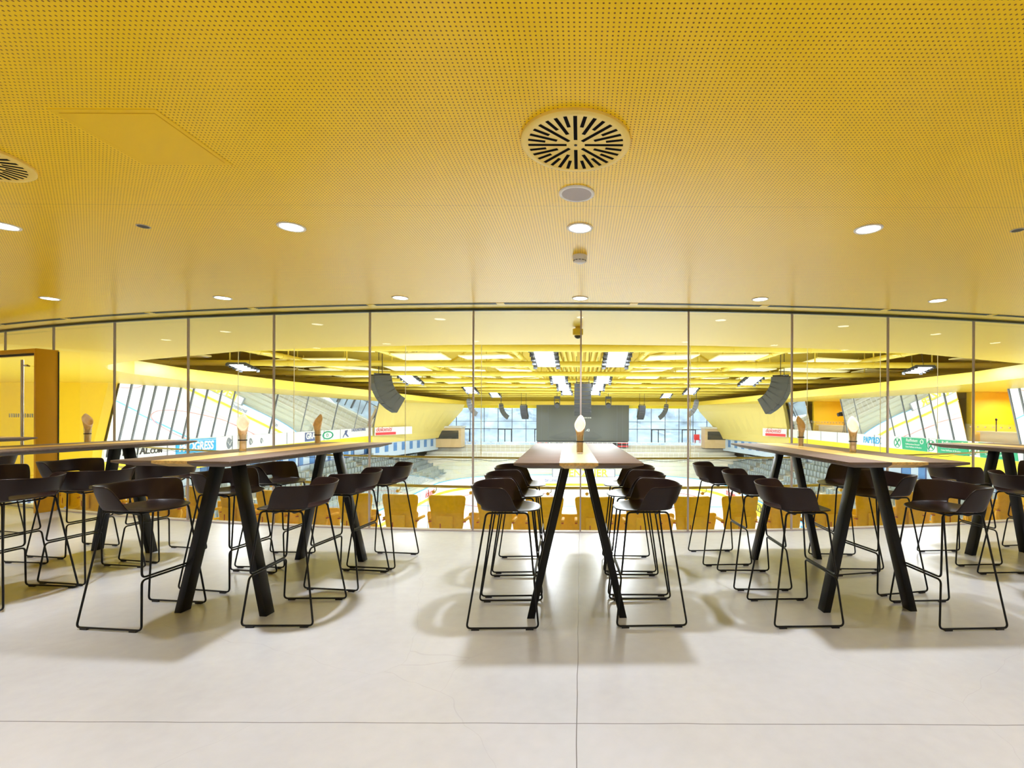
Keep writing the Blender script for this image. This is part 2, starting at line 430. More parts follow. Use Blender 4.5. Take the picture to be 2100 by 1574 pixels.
MB().lathe([(.0845, -.003), (.0845, -.006), (.04, -.0085)], n=40).build('grille', 'speaker_cloth', s)
s = empty('smoke_detector', (-.012, 3.88, ZC)); tag(s, 'small round white smoke detector on the ceiling between two downlights', 'smoke detector')
MB().lathe([(.058, 0), (.058, -.022), (.055, -.026), (.054, -.036), (.045, -.05), (.03, -.058), (.01, -.06)], n=36).build('housing', 'white_trim', s)
b = MB()
for k in range(12):
    R = Matrix.Rotation(2 * PI * k / 12, 3, 'Z'); b.box(R @ Vector((.0505, 0, -.043)), (.004, .017, .004), R)
b.build('intake_slot', 'black', s)
for x, y, nm in ((-2.97, 3.30, 'left'), (2.966, 3.31, 'right')):
    s = empty('sprinkler_recess', (x, y, ZC)); tag(s, 'small dark recess in the perforated ceiling, %s side' % nm, 'ceiling recess', 'small ceiling recesses')
    MB().lathe([(.040, .002), (.040, -.003), (.034, -.004)], n=28).build('rim', 'speaker_cloth', s)
    MB().lathe([(.033, -.0035), (.033, -.0045)], n=24).build('hole', 'black', s)
s = empty('access_panel', (-2.005, 2.257, ZC)); tag(s, 'plain square yellow access panel set in the perforated ceiling at left', 'ceiling panel')
MB().bx(-.226, .226, -.226, .226, -.0025, .001).build('panel_frame', 'yellow_paint', s, smooth=False)
MB().bx(-.203, .203, -.203, .203, -.0032, -.001).build('shadow_gap', 'orange_paint', s, smooth=False)
MB().bx(-.200, .200, -.200, .200, -.0045, -.002).build('panel', 'yellow_paint', s, smooth=False)

# ------------------------------------------------------------------ tables
TT = 1.1; TW, TL = .79, 2.1
def frustum(b, x0, x1, y0, y1, ix, iy, zt, ze, zb):
    r = lambda dx, dy, z: [(x0 + dx, y0 + dy, z), (x1 - dx, y0 + dy, z), (x1 - dx, y1 - dy, z), (x0 + dx, y1 - dy, z)]
    return b.loft([r(ix, iy, zb), r(0, 0, ze), r(0, 0, zt)])
def make_table():
    t = empty('bar_table')
    frustum(MB(), -TW / 2, TW / 2, -TL / 2, TL / 2, .085, .085, TT, TT - .014, TT - .042).build('tabletop', 'laminate', t, bevel=.0012)
    frustum(MB(), -.118, .118, -TL / 2 - .002, TL / 2 + .002, .03, .088, TT + .0012, TT - .0155, TT - .0435).build('inlay_strip', 'oak', t)
    for sx in (-1, 1):
        for sy in (-1, 1):
            b = MB()
            top = Vector((sx * .072, sy * .60, TT - .043)); bot = Vector((sx * .3165, sy * .627, 0))
            rr = lambda c, hx, hy: [(c.x - hx, c.y - hy, c.z), (c.x + hx, c.y - hy, c.z), (c.x + hx, c.y + hy, c.z), (c.x - hx, c.y + hy, c.z)]
            b.loft([rr(bot, .0255, .041), rr(top, .0255, .041)])
            o = b.build('leg', 'leg_metal', t, bevel=.002)
    MB().bx(-.12, .12, -.64, .64, TT - .052, TT - .043).build('under_plate', 'leg_metal', t)
    return t
tb = make_table()
TABLES = [('middle', -.038, 4.0, .027), ('left', -2.437, 4.036, -.085), ('right', 2.034, 4.123, .045), ('farleft', -4.70, 4.312, -.128),
          ('farright', 4.33, 4.332, .131), ('door', -7.22, 4.98, -.25)]
TN = {'middle': 'middle table', 'left': 'table just left of middle', 'right': 'table just right of middle', 'farleft': 'table second from left',
      'farright': 'table cut by the right edge', 'door': 'table beside the orange door'}
TLAB = {'middle': 'long dark high bar table with oak strip, end-on in the middle',
        'left': 'long dark high bar table with oak strip, just left of the middle one',
        'right': 'long dark high bar table with oak strip, just right of the middle one',
        'farleft': 'long dark high bar table with oak strip, running out of frame at left',
        'farright': 'long dark high bar table with oak strip, cut by the right edge',
        'door': 'dark high bar table corner in front of the orange door at far left'}
for i, (nm, x, y, a) in enumerate(TABLES):
    o = place(tb, i > 0, (x, y, 0), a); tag(o, TLAB[nm], 'table', 'high bar tables in a row')

# ------------------------------------------------------------------ stools
def make_shell_mesh():
    NA = 72; zs = .762
    def sup(phi, ax, ay, e=2.7):
        c, s = math.cos(phi), math.sin(phi)
        r = (abs(c / ax) ** e + abs(s / ay) ** e) ** (-1 / e); return r * c, r * s
    def h(phi):
        d = abs(math.degrees(phi)); x = sup(phi, .225 if abs(phi) < PI / 2 else .175, .205)[0]
        t = max(0, min(1, (.092 - x) / .10)); t = (t * t * (3 - 2 * t)) ** .7
        return .160 * t - .012 * max(0, (d - 130) / 50) * t
    rings = []
    for r in (.02, .25, .5, .72, .88, .96, 1.0):
        ring = []
        for j in range(NA):
            phi = -PI + 2 * PI * j / NA
            ax = .225 if abs(phi) < PI / 2 else .175
            x, y = sup(phi, ax, .205)
            front = max(0, math.cos(phi)) ** 2
            z = zs - .024 * (1 - r ** 2) + .000 - front * .014 * max(0, (r - .6) / .4) ** 2
            back = max(0, -math.cos(phi)); z += .0 * back
            ring.append((x * r, y * r, z))
        rings.append(ring)
    for v in (.06, .20, .36, .55, .75, .92, 1.0):
        ring = []
        for j in range(NA):
            phi = -PI + 2 * PI * j / NA
            ax = .225 if abs(phi) < PI / 2 else .175
            x, y = sup(phi, ax, .205); hh = h(phi); k = hh / .160
            X, Y = sup(phi, .26 if abs(phi) < PI / 2 else .248, .252, 2.3)
            u = v ** .75 * min(1, k) ; front = max(0, math.cos(phi)) ** 2
            z = zs + hh * v - front * .014 - (1 - min(1, k)) * .004 * v
            ring.append((x + (X - x) * u + (1 - min(1, k)) * .003 * v * math.cos(phi), y + (Y - y) * u, z))
        rings.append(ring)
    vs = [p for r in rings for p in r]; fs = []
    for i in range(len(rings) - 1):
        for j in range(NA):
            k = (j + 1) % NA
            ph = abs(math.degrees(-PI + 2 * PI * (j + .5) / NA))
            if i in (6, 7) and ph > 136: continue
            fs.append((i * NA + j, i * NA + k, (i + 1) * NA + k, (i + 1) * NA + j))
    vs.append((0, 0, zs - .024)); c = len(vs) - 1
    fs += [(c, (j + 1) % NA, j) for j in range(NA)]
    me = bpy.data.meshes.new('shell'); me.from_pydata(vs, [], fs)
    bm = bmesh.new(); bm.from_mesh(me); bmesh.ops.recalc_face_normals(bm, faces=bm.faces); bm.to_mesh(me); bm.free()
    o = bpy.data.objects.new('tmp', me); COL.objects.link(o)
    m1 = o.modifiers.new('s', 'SOLIDIFY'); m1.thickness = .008; m1.offset = 0
    m2 = o.modifiers.new('b', 'SUBSURF'); m2.levels = 1; m2.render_levels = 1
    dg = bpy.context.evaluated_depsgraph_get(); out = bpy.data.meshes.new_from_object(o.evaluated_get(dg)); out.name = 'shell'
    bpy.data.objects.remove(o)
    for p in out.polygons: p.use_smooth = True
    out.materials.clear(); out.materials.append(M['shell'])
    return out
def make_stool():
    t = empty('bar_stool')
    sh = bpy.data.objects.new('seat_shell', make_shell_mesh()); COL.objects.link(sh); sh.parent = t
    bx, by, tx0, tx1, ty, zt, r = .2325, .237, -.12, .155, .165, .742, .0065
    zf = .328
    def fr(s, z):  # point on the front upright at height z
        k = (z - .012) / (zt - .012); return Vector((bx + (tx1 - bx) * k, s * (by + (ty - by) * k), z))
    low = [Vector((tx0 + .06, ty, zt)), Vector((tx0, ty, zt)), Vector((-bx, by, .0125)), Vector((bx, by, .0125)), fr(1, zf - .008),
           fr(-1, zf - .008), Vector((bx, -by, .0125)), Vector((-bx, -by, .0125)), Vector((tx0, -ty, zt)), Vector((tx0 + .06, -ty, zt))]
    MB().tube(fillet(low, .03, 6), r, 10).build('sled_frame', 'black_metal', t)
    up = [Vector((tx1 - .06, ty, zt)), fr(1, zt), fr(1, zf + .008), fr(-1, zf + .008), fr(-1, zt), Vector((tx1 - .06, -ty, zt))]
    MB().tube(fillet(up, .03, 6), r, 10).build('footrest_frame', 'black_metal', t)
    b = MB()
    for s_ in (-1, 1): b.tube([(tx0 + .05, s_ * ty, zt), (tx1 - .05, s_ * ty, zt)], r, 8)
    for x_ in (-.05, .08): b.tube(fillet([(x_, -ty, zt), (x_, -ty + .03, zt - .017), (x_, ty - .03, zt - .017), (x_, ty, zt)], .02, 3), r, 8)
    b.build('under_frame', 'black_metal', t)
    for sx in (-1, 1):
        for sy in (-1, 1):
            MB().box((sx * .175, sy * by, .0062), (.05, .016, .0125)).build('glide', 'black', t)
    return t
st = make_stool(); ALL = []
P3 = {1: 'nearest viewer', 2: 'middle one', 3: 'nearest glass'}
S_ = [('middle', 'L', 1, -.507, 3.385, .028), ('middle', 'L', 2, -.529, 3.95, .036), ('middle', 'L', 3, -.55, 4.513, .045),
      ('middle', 'R', 1, .462, 3.431, .045), ('middle', 'R', 2, .447, 3.983, .005), ('middle', 'R', 3, .445, 4.541, -.017),
      ('left', 'L', 1, -2.99, 3.35, -.102), ('left', 'L', 2, -2.905, 4.04, -.161), ('left', 'L', 3, -2.883, 4.628, -.043),
      ('left', 'R', 1, -1.978, 3.411, .017), ('left', 'R', 2, -1.935, 4.073, -.126), ('left', 'R', 3, -1.858, 4.621, -.121),
      ('farleft', 'R', 1, -4.244, 3.659, -.083), ('farleft', 'R', 2, -4.176, 4.184, -.144), ('farleft', 'R', 3, -4.085, 4.785, -.182),
      ('farleft', 'L', 2, -5.145, 4.263, -.082), ('farleft', 'L', 3, -5.097, 4.906, -.15),
      ('right', 'L', 1, 1.493, 3.428, .039), ('right', 'L', 2, 1.453, 4.109, .001), ('right', 'L', 3, 1.349, 4.749, .066),
      ('right', 'R', 1, 2.552, 3.406, .053), ('right', 'R', 2, 2.475, 4.034, .198), ('right', 'R', 3, 2.513, 4.634, -.022),
      ('farright', 'L', 1, 3.80, 3.47, .10), ('farright', 'L', 2, 3.745, 4.07, .06), ('farright', 'L', 3, 3.702, 4.775, .073), ('farright', 'R', 3, 4.77, 5.0, .12),
      ('door', 'R', 3, -6.66, 5.42, -.25), ('door', 'R', 2, -6.75, 4.83, -.25)]
for i, (tn, side, k, x, y, a) in enumerate(S_):
    o = place(st, i > 0, (x, y, 0), a + (0 if side == 'L' else PI))
    tag(o, 'dark brown bar stool, %s side of the %s, %s' % ('left' if side == 'L' else 'right', TN[tn], P3[k]), 'bar stool', 'brown bar stools at the high tables')

# ------------------------------------------------------------------ glasses with rolled napkins
def napkin_mesh(seed):
    random.seed(seed); b = MB(); NU, NV = 40, 9; rows_ = []
    tip = 1.9 + random.uniform(-.9, .9); turns = 1.35
    for v in range(NV + 1):
        row = []
        for u in range(NU + 1):
            ph = 2 * PI * turns * u / NU; k = v / NV
            H = .212 + .048 * math.cos(ph - tip) + .018 * max(0, math.cos(ph - tip)) ** 6
            z = .012 + H * k
            r = .0190 + .020 * max(0, (k - .50) / .5) ** 1.05 + .0022 * u / NU + .0014 * math.sin(3 * ph + 7 * k + seed) * k
            r = min(r, .0240) if z < .14 else r
            row.append((r * math.cos(ph), r * math.sin(ph), z))
        rows_.append(row)
    b.loft(rows_, cap=False, closed=False)
    return b
G_ = [(-.005, 3.64, 'on the middle table', 3), (-2.54, 3.66, 'on the table left of middle, nearer one', 5), (-2.495, 4.62, 'on the table left of middle, farther one', 8),
      (-4.78, 4.72, 'on the second table from the left', 2), (2.045, 4.52, 'on the table right of middle, farther one', 11), (2.125, 3.80, 'on the table right of middle, nearer one', 14)]
gp = empty('drinking_glass')
b = MB(); nseg = 32
ring = lambda r, z: [(r * math.cos(2 * PI * j / nseg), r * math.sin(2 * PI * j / nseg), z) for j in range(nseg)]
b.loft([ring(.024, .0), ring(.029, .15), ring(.0275, .15), ring(.0245, .012)])
b.build('glass_body', 'glass_cup', gp)
MB().lathe([(.0285, .088), (.0295, .088), (.0298, .096), (.0287, .096)], n=32, cap=False).build('rubber_band', 'rubber', gp)
for i, (x, y, where, seed) in enumerate(G_):
    z = TT + .0016
    g = place(gp, i > 0, (x, y, z), seed)
    tag(g, 'clear glass tumbler with black band %s' % where, 'glass', 'glasses on the bar tables')
    nk = napkin_mesh(seed).build('paper_napkin', 'napkin', None, loc=(x, y, z))
    so = nk.modifiers.new('s', 'SOLIDIFY'); so.thickness = .001
    tag(nk, 'rolled brown paper napkin standing in the glass %s' % where, 'napkin', 'rolled paper napkins')

# ================================================================== the arena beyond the glass
# soffit ring with the opening
half = [(0, 8.74), (2.3, 8.86), (4.45, 9.18), (6.8, 9.83), (8.6, 10.7), (11.1, 11.9), (12.7, 12.95), (13.6, 14.0), (14.4, 15.7), (15.1, 18.8), (15.2, 26), (15.0, 34), (14.8, 44), (14.6, 55), (14.4, 60.3)]
inner = [(-x, y) for x, y in half[:0:-1]] + half
loop_in = inner
def outer_pt(x, y):
    dx, dy = x, y - GY; a = math.atan2(dx, -dy)
    if abs(a) < .46: return arc(a, GR - .02)
    L = 1e9
    if dx: L = min(L, (27 if dx > 0 else 27) / abs(dx))
    L2 = (63 - GY) / dy if dy > 0 else (GY - 4) / -dy if dy < 0 else 1e9
    L = min(L, L2); return (dx * L, GY + dy * L)
dense = []
for i in range(len(loop_in) - 1):
    (x0, y0), (x1, y1) = loop_in[i], loop_in[i + 1]; m_ = max(1, int(math.hypot(x1 - x0, y1 - y0) / 1.2))
    dense += [(x0 + (x1 - x0) * k / m_, y0 + (y1 - y0) * k / m_) for k in range(m_)]
dense.append(loop_in[-1])
from mathutils.geometry import tessellate_polygon
outer = [arc(-.62 + 1.24 * k / 70, GR - .02) for k in range(71)] + [(27, 10.3), (27, 63), (-27, 63), (-27, 10.3)]
lp = [Vector((x, y, 0)) for x, y in outer], [Vector((x, y, 0)) for x, y in dense]
tris = tessellate_polygon(lp); allp = [(p.x, p.y, ZC) for l_ in lp for p in l_]
b = MB(); b.add(allp, [tuple(t_) for t_ in tris])
b2 = MB()
for i in range(len(dense)):
    p, q = dense[i], dense[(i + 1) % len(dense)]
    b2.add([(*p, ZC), (*q, ZC), (*q, ZC + .45), (*p, ZC + .45)], [(0, 1, 2, 3)])
struct(b2.build('trim_6', 'yellow_soffit', smooth=False), 'upstand around the arena roof opening')
struct(b.build('soffit', 'yellow_soffit', smooth=False), 'smooth pale yellow soffit around the arena roof opening')
b = MB(); b.bx(-27, 27, 4, 64, 5.3, 5.5)
for k in range(17): b.bx(-2.75 + k * .34, -2.6 + k * .34, 8, 60, 4.95, 5.3)
struct(b.build('roof', 'deck', smooth=False), 'yellow ribbed roof deck of the arena')
for s_, nm in ((-1, 'left'), (1, 'right')):
    struct(MB().bx(s_ * 27, s_ * 27.3, 4, 64, -7, 5.5).build('wall_arena_' + nm, 'wall_yellow'))

# roof tubes and ducts
for k in range(9):
    y = 16.8 + 5.25 * k
    t = empty('roof_tube', (0, y, 3.7)); 
    b = MB(); b.tube([(-21, 0, 0), (21, 0, 0)], .13, 18); b.build('tube', 'lemon_beam', t)
    b = MB()
    for j in range(-7, 8): b.tube([(j * 2.65 - .05, 0, 0), (j * 2.65 + .05, 0, 0)], .142, 18)
    b.build('collar', 'lemon_beam', t)
    b = MB()
    for j in range(-7, 8): b.tube([(j * 2.65, 0, .15), (j * 2.65, 0, 1.6)], .03, 6)
    b.build('hanger', 'lemon_beam', t)
    tag(t, 'yellow steel tube crossing the arena roof from side to side', 'roof tube', 'cross tubes of the arena roof')
for k in (-3, -2, -1, 0, 1, 2):
    x = 2.65 + 5.3 * k; 
    t = empty('air_duct', (x, 0, 3.95)); b = MB(); b.tube([(0, 10.5, 0), (0, 59, 0)], .115, 14); b.build('pipe', 'lemon_beam', t)
    c = MB(); h_ = MB()
    for j in range(32): c.tube([(0, 11 + 1.5 * j, 0), (0, 11.08 + 1.5 * j, 0)], .128, 14)
    c.build('collar', 'frame_dark' if False else 'lemon_beam', t)
    tag(t, 'yellow round duct running lengthwise under the arena roof', 'duct', 'lengthwise ducts of the arena roof')
bf = None
FLXY = [(-13.6, 19.6), (13.6, 19.6), (-10.2, 29), (10.2, 29), (-9.5, 42), (9.5, 42), (-9, 51), (9, 51), (-9.8, 22), (9.8, 22), (-2.4, 49.5), (2.8, 49.5)]
for k in range(-4, 4):
    for j in range(-1, 8):
        for u in (0, 1):
            for w_ in (0, 1):
                cx = 5.3 * k + 5.3 / 2 + (-1.25 if u == 0 else 1.25); cy = 16.8 + 5.25 * j + 5.25 / 2 + (-1.2 if w_ == 0 else 1.25)
                if abs(cx) < 2.9 or cy < 10.5 or cy > 58: continue
                lim = 15 if cy > 15 else 12
                if abs(cx) > 19: continue
                if any(abs(cx - fx) < 1.7 and abs(cy - fy) < 2.0 for fx, fy in FLXY): continue
                if bf is None: bf = MB().box((0, 0, 0), (2.05, 1.65, .06)).build('ceiling_baffle', 'baffle', bevel=.01); o = bf
                else: o = bf.copy(); COL.objects.link(o)
                o.location = (cx + random.uniform(-.12, .12), cy, 3.86 + .16 * ((k + j + u + w_) % 2)); o.rotation_euler = (random.uniform(-.05, .05), random.uniform(-.06, .06), 0)
                tag(o, 'pale yellow rectangular acoustic baffle hung between the arena roof tubes', 'ceiling panel', 'acoustic baffles under the arena roof')
# diagonal bracing
b0 = None
for k in range(8):
    for s_ in (-1, 1):
        t = MB().tube([(s_ * 2.65, 16.8 + 5.25 * k, 3.95), (s_ * 5.3, 16.8 + 5.25 * k + 2.6, 4.9), (s_ * 7.95, 16.8 + 5.25 * k + 5.25, 3.95)], .06, 8).build('roof_brace', 'lemon_beam')
        tag(t, 'thin slanted yellow brace between arena roof tubes', 'roof brace', 'slanted braces of the arena roof')

def floodlight():
    f = empty('floodlight')
    b = MB(); b.bx(-.50, .50, -1.05, 1.05, 0, .14); b.build('housing', 'array_grille', f)
    for k in range(4): MB().bx(-.36, .36, -.95 + k * .5, -.57 + k * .5, -.02, 0).build('led_panel', 'flood', f)
    b = MB()
    for k in range(5):
        b.bx(-.56, -.40, -1.02 + k * .5, -.98 + k * .5, -.1, .1); b.bx(.40, .56, -1.02 + k * .5, -.98 + k * .5, -.1, .1)
    for x_ in (-.3, .3): b.tube([(x_, 0, .1), (x_, 0, 2.0)], .015, 6)
    b.build('bracket', 'array_grille', f)
    return f
fl = floodlight(); used = False
FL = [(-1.42, 19.3, 3.62), (1.42, 19.3, 3.62), (-1.35, 29.7, 3.6), (1.35, 29.7, 3.6), (-1.3, 37, 3.55), (1.3, 37, 3.55), (-1.3, 45, 3.55), (1.3, 45, 3.55),
      (-13.6, 19.6, 3.25), (13.6, 19.6, 3.25), (-10.2, 29, 3.5), (10.2, 29, 3.5), (-9.5, 42, 3.5), (9.5, 42, 3.5), (-9, 51, 3.5), (9, 51, 3.5)]
for x, y, z in FL:
    o = place(fl, used, (x, y, z), 0); used = True; o.rotation_euler[0] = -.22
    if abs(x) > 12: o.scale = (.75, .4, .6)
    where = 'left' if x < 0 else 'right'
    tag(o, 'bright LED floodlight bank under the arena roof, %s %s' % (where, 'of the centre line' if abs(x) < 3 else 'side'), 'floodlight', 'LED floodlights under the arena roof, ' + where + (' centre' if abs(x) < 3 else ' side'))
    L = bpy.data.lights.new('floodlight_lamp', 'AREA'); L.shape = 'RECTANGLE'; L.size = .8; L.size_y = 1.9; L.energy = P_FLOOD * (.28 if abs(x) > 12 else 1); L.color = (.92, .965, 1.10)
    lo = bpy.data.objects.new('floodlight_lamp', L); COL.objects.link(lo); lo.location = (x, y, z - .06)

# hanging line arrays
def line_array(n, w, hgt, dep, bend, name='line_array_speaker'):
    t = empty(name); p = Vector((0, 0, 0)); ang = 0; b = MB(); g = MB()
    for k in range(n):
        ang = bend * (k + .5) / n
        R = Matrix.Rotation(ang, 3, 'Y')      # front (+x) tilts downwards
        dn = R @ Vector((0, 0, -1)); c = p + dn * hgt / 2 - R @ Vector((dep / 2, 0, 0))
        tp = [R @ Vector(v_) + p for v_ in ((0, 0, -.004), (0, 0, -hgt + .004), (-dep, 0, -hgt * .80), (-dep, 0, -hgt * .12))]
        b.prism([q - Vector((0, w / 2, 0)) for q in tp], (0, 0, 0), (0, w, 0))
        gp_ = [R @ Vector(v_) + p for v_ in ((.012, 0, -.012), (.012, 0, -hgt + .012), (-.003, 0, -hgt + .012), (-.003, 0, -.012))]
        g.prism([q - Vector((0, w / 2 - .03, 0)) for q in gp_], (0, 0, 0), (0, w - .06, 0))
        p = p + dn * hgt
    b.build('cabinet', 'array_grey', t, smooth=False); g.build('grille', 'array_grille', t, smooth=False)
    f = MB(); f.bx(-dep * .95, -.02, -w * .4, -w * .34, .03, .11); f.bx(-dep * .95, -.02, w * .34, w * .4, .03, .11); f.bx(-dep * .6, -dep * .5, -w * .4, w * .4, .05, .1)
    for yy in (-w * .37, w * .37): f.tube([(-dep * .5, yy, .1), (-dep * .5, yy, 2.85)], .018, 6)
    f.build('hanging_frame', 'black', t, smooth=False)
    return t
o = line_array(6, 1.25, .335, .74, math.radians(62)); o.location = (-9.45, 22, 3.12); o.rotation_euler[2] = PI + .55
tag(o, 'large black curved line-array loudspeaker hanging at left of the arena', 'speaker')
o2 = dup(o); o2.location = (9.5, 22, 3.12); o2.rotation_euler[2] = -.55
tag(o2, 'large black curved line-array loudspeaker hanging at right of the arena', 'speaker')
o = line_array(8, 1.02, .245, .5, math.radians(6)); o.location = (.12, 29.2, 3.3); o.rotation_euler[2] = -PI / 2
tag(o, 'tall black straight line-array loudspeaker hanging in front of the scoreboard', 'speaker')
sm = line_array(6, .72, .30, .42, math.radians(58)); first = True
for x, y, rz, nm in ((-10.55, 45, PI + .2, 'outermost small one on the left'), (-8.4, 50, PI + .25, 'second small one on the left'), (-6.15, 52, PI * 1.45, 'innermost small one on the left'),
                     (10.9, 45, -.2, 'outermost small one on the right'), (9.0, 50, -.25, 'second small one on the right'), (6.6, 52, -PI * .45, 'innermost small one on the right')):
    o = place(sm, not first, (x, y, 2.75 if y < 50 else 2.45), rz); first = False
    tag(o, 'grey curved hanging loudspeaker, %s' % nm, 'speaker', 'small hanging line arrays')
for s_ in (-1, 1):
    t = empty('moving_head_light', (s_ * 2.6 + .2, 49.5, 3.1)); tag(t, 'dark moving-head stage light above the scoreboard, %s' % ('left' if s_ < 0 else 'right'), 'stage light')
    b = MB(); b.bx(-.3, -.22, -.1, .1, -.7, 0); b.bx(.22, .3, -.1, .1, -.7, 0); b.bx(-.3, .3, -.15, .15, -.05, .2); b.tube([(0, 0, .2), (0, 0, 2.2)], .03, 6); b.build('yoke', 'array_grey', t)
    MB().tube([(0, .3, -.62), (0, -.35, -.78)], .24, 16).build('head', 'array_grille', t)

# scoreboard and end wall
t = empty('scoreboard', (0, 60.9, 0)); tag(t, 'large grey switched-off scoreboard screen on the far end of the arena', 'scoreboard')
MB().bx(-5.55, 6.05, 0, .5, -1.85, 2.75).build('screen', 'screen', t, bevel=.05)
b = MB()
for x in (-4.9, -4.05, 4.55, 5.25): b.bx(x - .012, x + .012, -.02, 0, -1.8, 2.7)
b.build('panel_seam', 'sign_grey', t)
text_mesh('.43', 'clock_digits', 'sign_white', t, 0.42, (.62, -.03, -.62), (1, 0, 0), (0, 0, 1), .02, bold=.012)
b = MB(); xx = -.3
for k in range(9):
    w_ = .08 + .11 * ((k * 7) % 3) / 2; b.bx(xx, xx + w_, -.03, -.01, 1.02, 1.13); xx += w_ + .05
b.build('caption_strokes', 'sign_white', t)
b = MB(); b.bx(-5.45, 5.95, -.05, .45, -2.6, -1.87); b.build('base_board', 'sign_black', t)
b = MB(); b.bx(4.65, 5.95, -.08, -.05, -2.56, -2.38); b.bx(4.65, 5.95, -.08, -.05, -2.15, -2.0); b.bx(-5.4, -4.9, -.08, -.05, -2.15, -2.05); b.bx(-4.4, -4.15, -.08, -.05, -2.15, -2.05); b.build('red_stripe', 'sign_red', t)
text_mesh('NR', 'base_lettering', 'sign_white', t, .7, (-4.0, -.07, -2.45), (1, 0, 0), (0, 0, 1), .02)
we = empty('window_20', (0, 62.3, 0)); struct(we, 'tall glazed end wall of the arena with dark mullions')
b = MB(); xs = [-15.9 + 1.78 * k for k in range(19)]
for x in xs: b.bx(x - .035, x + .035, -.08, .08, -2.1, 2.3)
b.bx(-17, 17, -.06, .06, -.42, -.34); b.bx(-17, 17, -.04, .04, .55, .6); b.build('mullion', 'frame_far_glare', we)
MB().add([(-17, 0, -2.1), (17, 0, -2.1), (17, 0, 2.3), (-17, 0, 2.3)], [(0, 1, 2, 3)]).build('pane', 'glass_window', we, smooth=False)
for i, x in enumerate((-15.9, -10.56, -5.9, 9.02, 12.9)):
    d_ = empty('door_%d' % (i + 2), (x, 62.1, -2.08)); struct(d_, 'dark framed door in the far glazed wall')
    b = MB(); b.bx(0, .1, -.06, .06, 0, 1.7); b.bx(1.68, 1.78, -.06, .06, 0, 1.7); b.bx(.1, 1.68, -.06, .06, 1.6, 1.7); b.bx(.84, .94, -.06, .06, 0, 1.6); b.build('door_frame', 'array_grille', d_)
struct(MB().bx(-27, 27, 61.7, 63, 2.28, 5.5).build('wall_end_upper', 'sign_yellow'))
struct(MB().bx(-27, -16.9, 62.2, 63, -7, 2.7).build('wall_end_left', 'concrete_pale')); struct(MB().bx(16.9, 27, 62.2, 63, -7, 2.7).build('wall_end_right', 'concrete_pale'))
for s_ in (-1, 1):
    t = empty('commentary_booth', (s_ * 16.7 + .3, 59.6, -2.3)); tag(t, 'pale wooden booth with dark window in the far %s corner' % ('left' if s_ < 0 else 'right'), 'booth')
    MB().bx(-1.75, 1.75, 0, 2, -.3, 2.1).build('body', 'wood_pale', t); MB().bx(-1.45, 1.45, -.06, 0, .75, 1.75).build('dark_window', 'array_grey', t); MB().bx(-1.9, 1.9, -.3, 2, 2.1, 2.3).build('roof_board', 'concrete_pale', t)
t = empty('folding_chair', (-15.05, 60.8, -2.05)); tag(t, 'small red chair by the far window, left', 'chair')
MB().bx(-.35, .35, 0, .1, .45, 1.1).build('backrest', 'sign_red', t); MB().bx(-.35, .35, -.5, 0, .4, .48).build('seat', 'sign_red', t)
b = MB(); [b.bx(x, x + .05, y, y + .05, 0, .42) for x in (-.35, .3) for y in (-.5, .04)]; b.build('leg', 'sign_red', t)
t2 = dup(t); t2.location = (14.5, 60.8, -2.05); tag(t2, 'small red chair by the far window, right', 'chair')
# far end stand: terraces, front parapet, thin railings
b = MB()
for k in range(9): b.bx(-19, 19, 55.6 + .75 * k, 62.2, -7, -5.35 + .37 * k)
struct(b.build('end_terrace', 'stand', smooth=False), 'pale empty terraces at the far end of the rink')
for r_, (y, z, hh) in enumerate(((58.2, -4.0, .9), (60.3, -2.8, .8))):
    t = empty('railing', (0, y, z)); b = MB()
    for k in range(48): b.bx(-14.1 + .6 * k - .02, -14.1 + .6 * k + .02, -.02, .02, -.4, hh)
    b.build('baluster', 'sign_white', t, smooth=False); MB().bx(-14.2, 14.2, -.03, .03, hh, hh + .06).build('top_rail', 'sign_white', t)
    tag(t, 'thin white railing on the far terraces, %s one' % ('lower', 'upper')[r_], 'railing')

# rink
def rounded_rect(hx, y0, y1, r, n=10):
    pts = []
    for cx, cy, a0 in ((hx - r, y1 - r, 0), (-hx + r, y1 - r, 90), (-hx + r, y0 + r, 180), (hx - r, y0 + r, 270)):
        for k in range(n + 1):
            a = math.radians(a0 + 90 * k / n); pts.append((cx + r * math.cos(a), cy + r * math.sin(a)))
    return pts
ZI = -6.5
struct(MB().bx(-27, 27, 4, 63, ZI - .4, ZI - .05).build('ground', 'concrete_pale'), 'concrete floor around the rink')
rr = rounded_rect(14, 12, 54.5, 8)
t = MB().prism([(x, y, 0) for x, y in rr], (0, 0, ZI - .06), (0, 0, ZI)).build('ice_rink', 'ice', smooth=False); tag(t, 'white ice surface of the rink with painted lines', 'ice rink')
def ring_band(pts, o_, z0, z1, th):
    c = [sum(p[0] for p in pts) / len(pts), sum(p[1] for p in pts) / len(pts)]
    b = MB(); N = len(pts); rings = []
    for i, (x, y) in enumerate(pts + pts[:1]):
        p, q = pts[(i - 1) % N], pts[(i + 1) % N]; d_ = Vector((q[0] - p[0], q[1] - p[1])).normalized(); nx, ny = d_.y, -d_.x
        rings.append([(x + nx * o_, y + ny * o_, z0), (x + nx * (o_ + th), y + ny * (o_ + th), z0), (x + nx * (o_ + th), y + ny * (o_ + th), z1), (x + nx * o_, y + ny * o_, z1)])
    b.loft(rings, False); return b
bd = empty('rink_boards'); tag(bd, 'white rink boards with yellow kick strip and sponsor lettering', 'rink boards')
ring_band(rr, 0, ZI, ZI + 1.15, .08).build('board', 'sign_white', bd, smooth=False)
ring_band(rr, -.015, ZI, ZI + .25, .012).build('kick_strip', 'sign_yellow', bd, smooth=False)
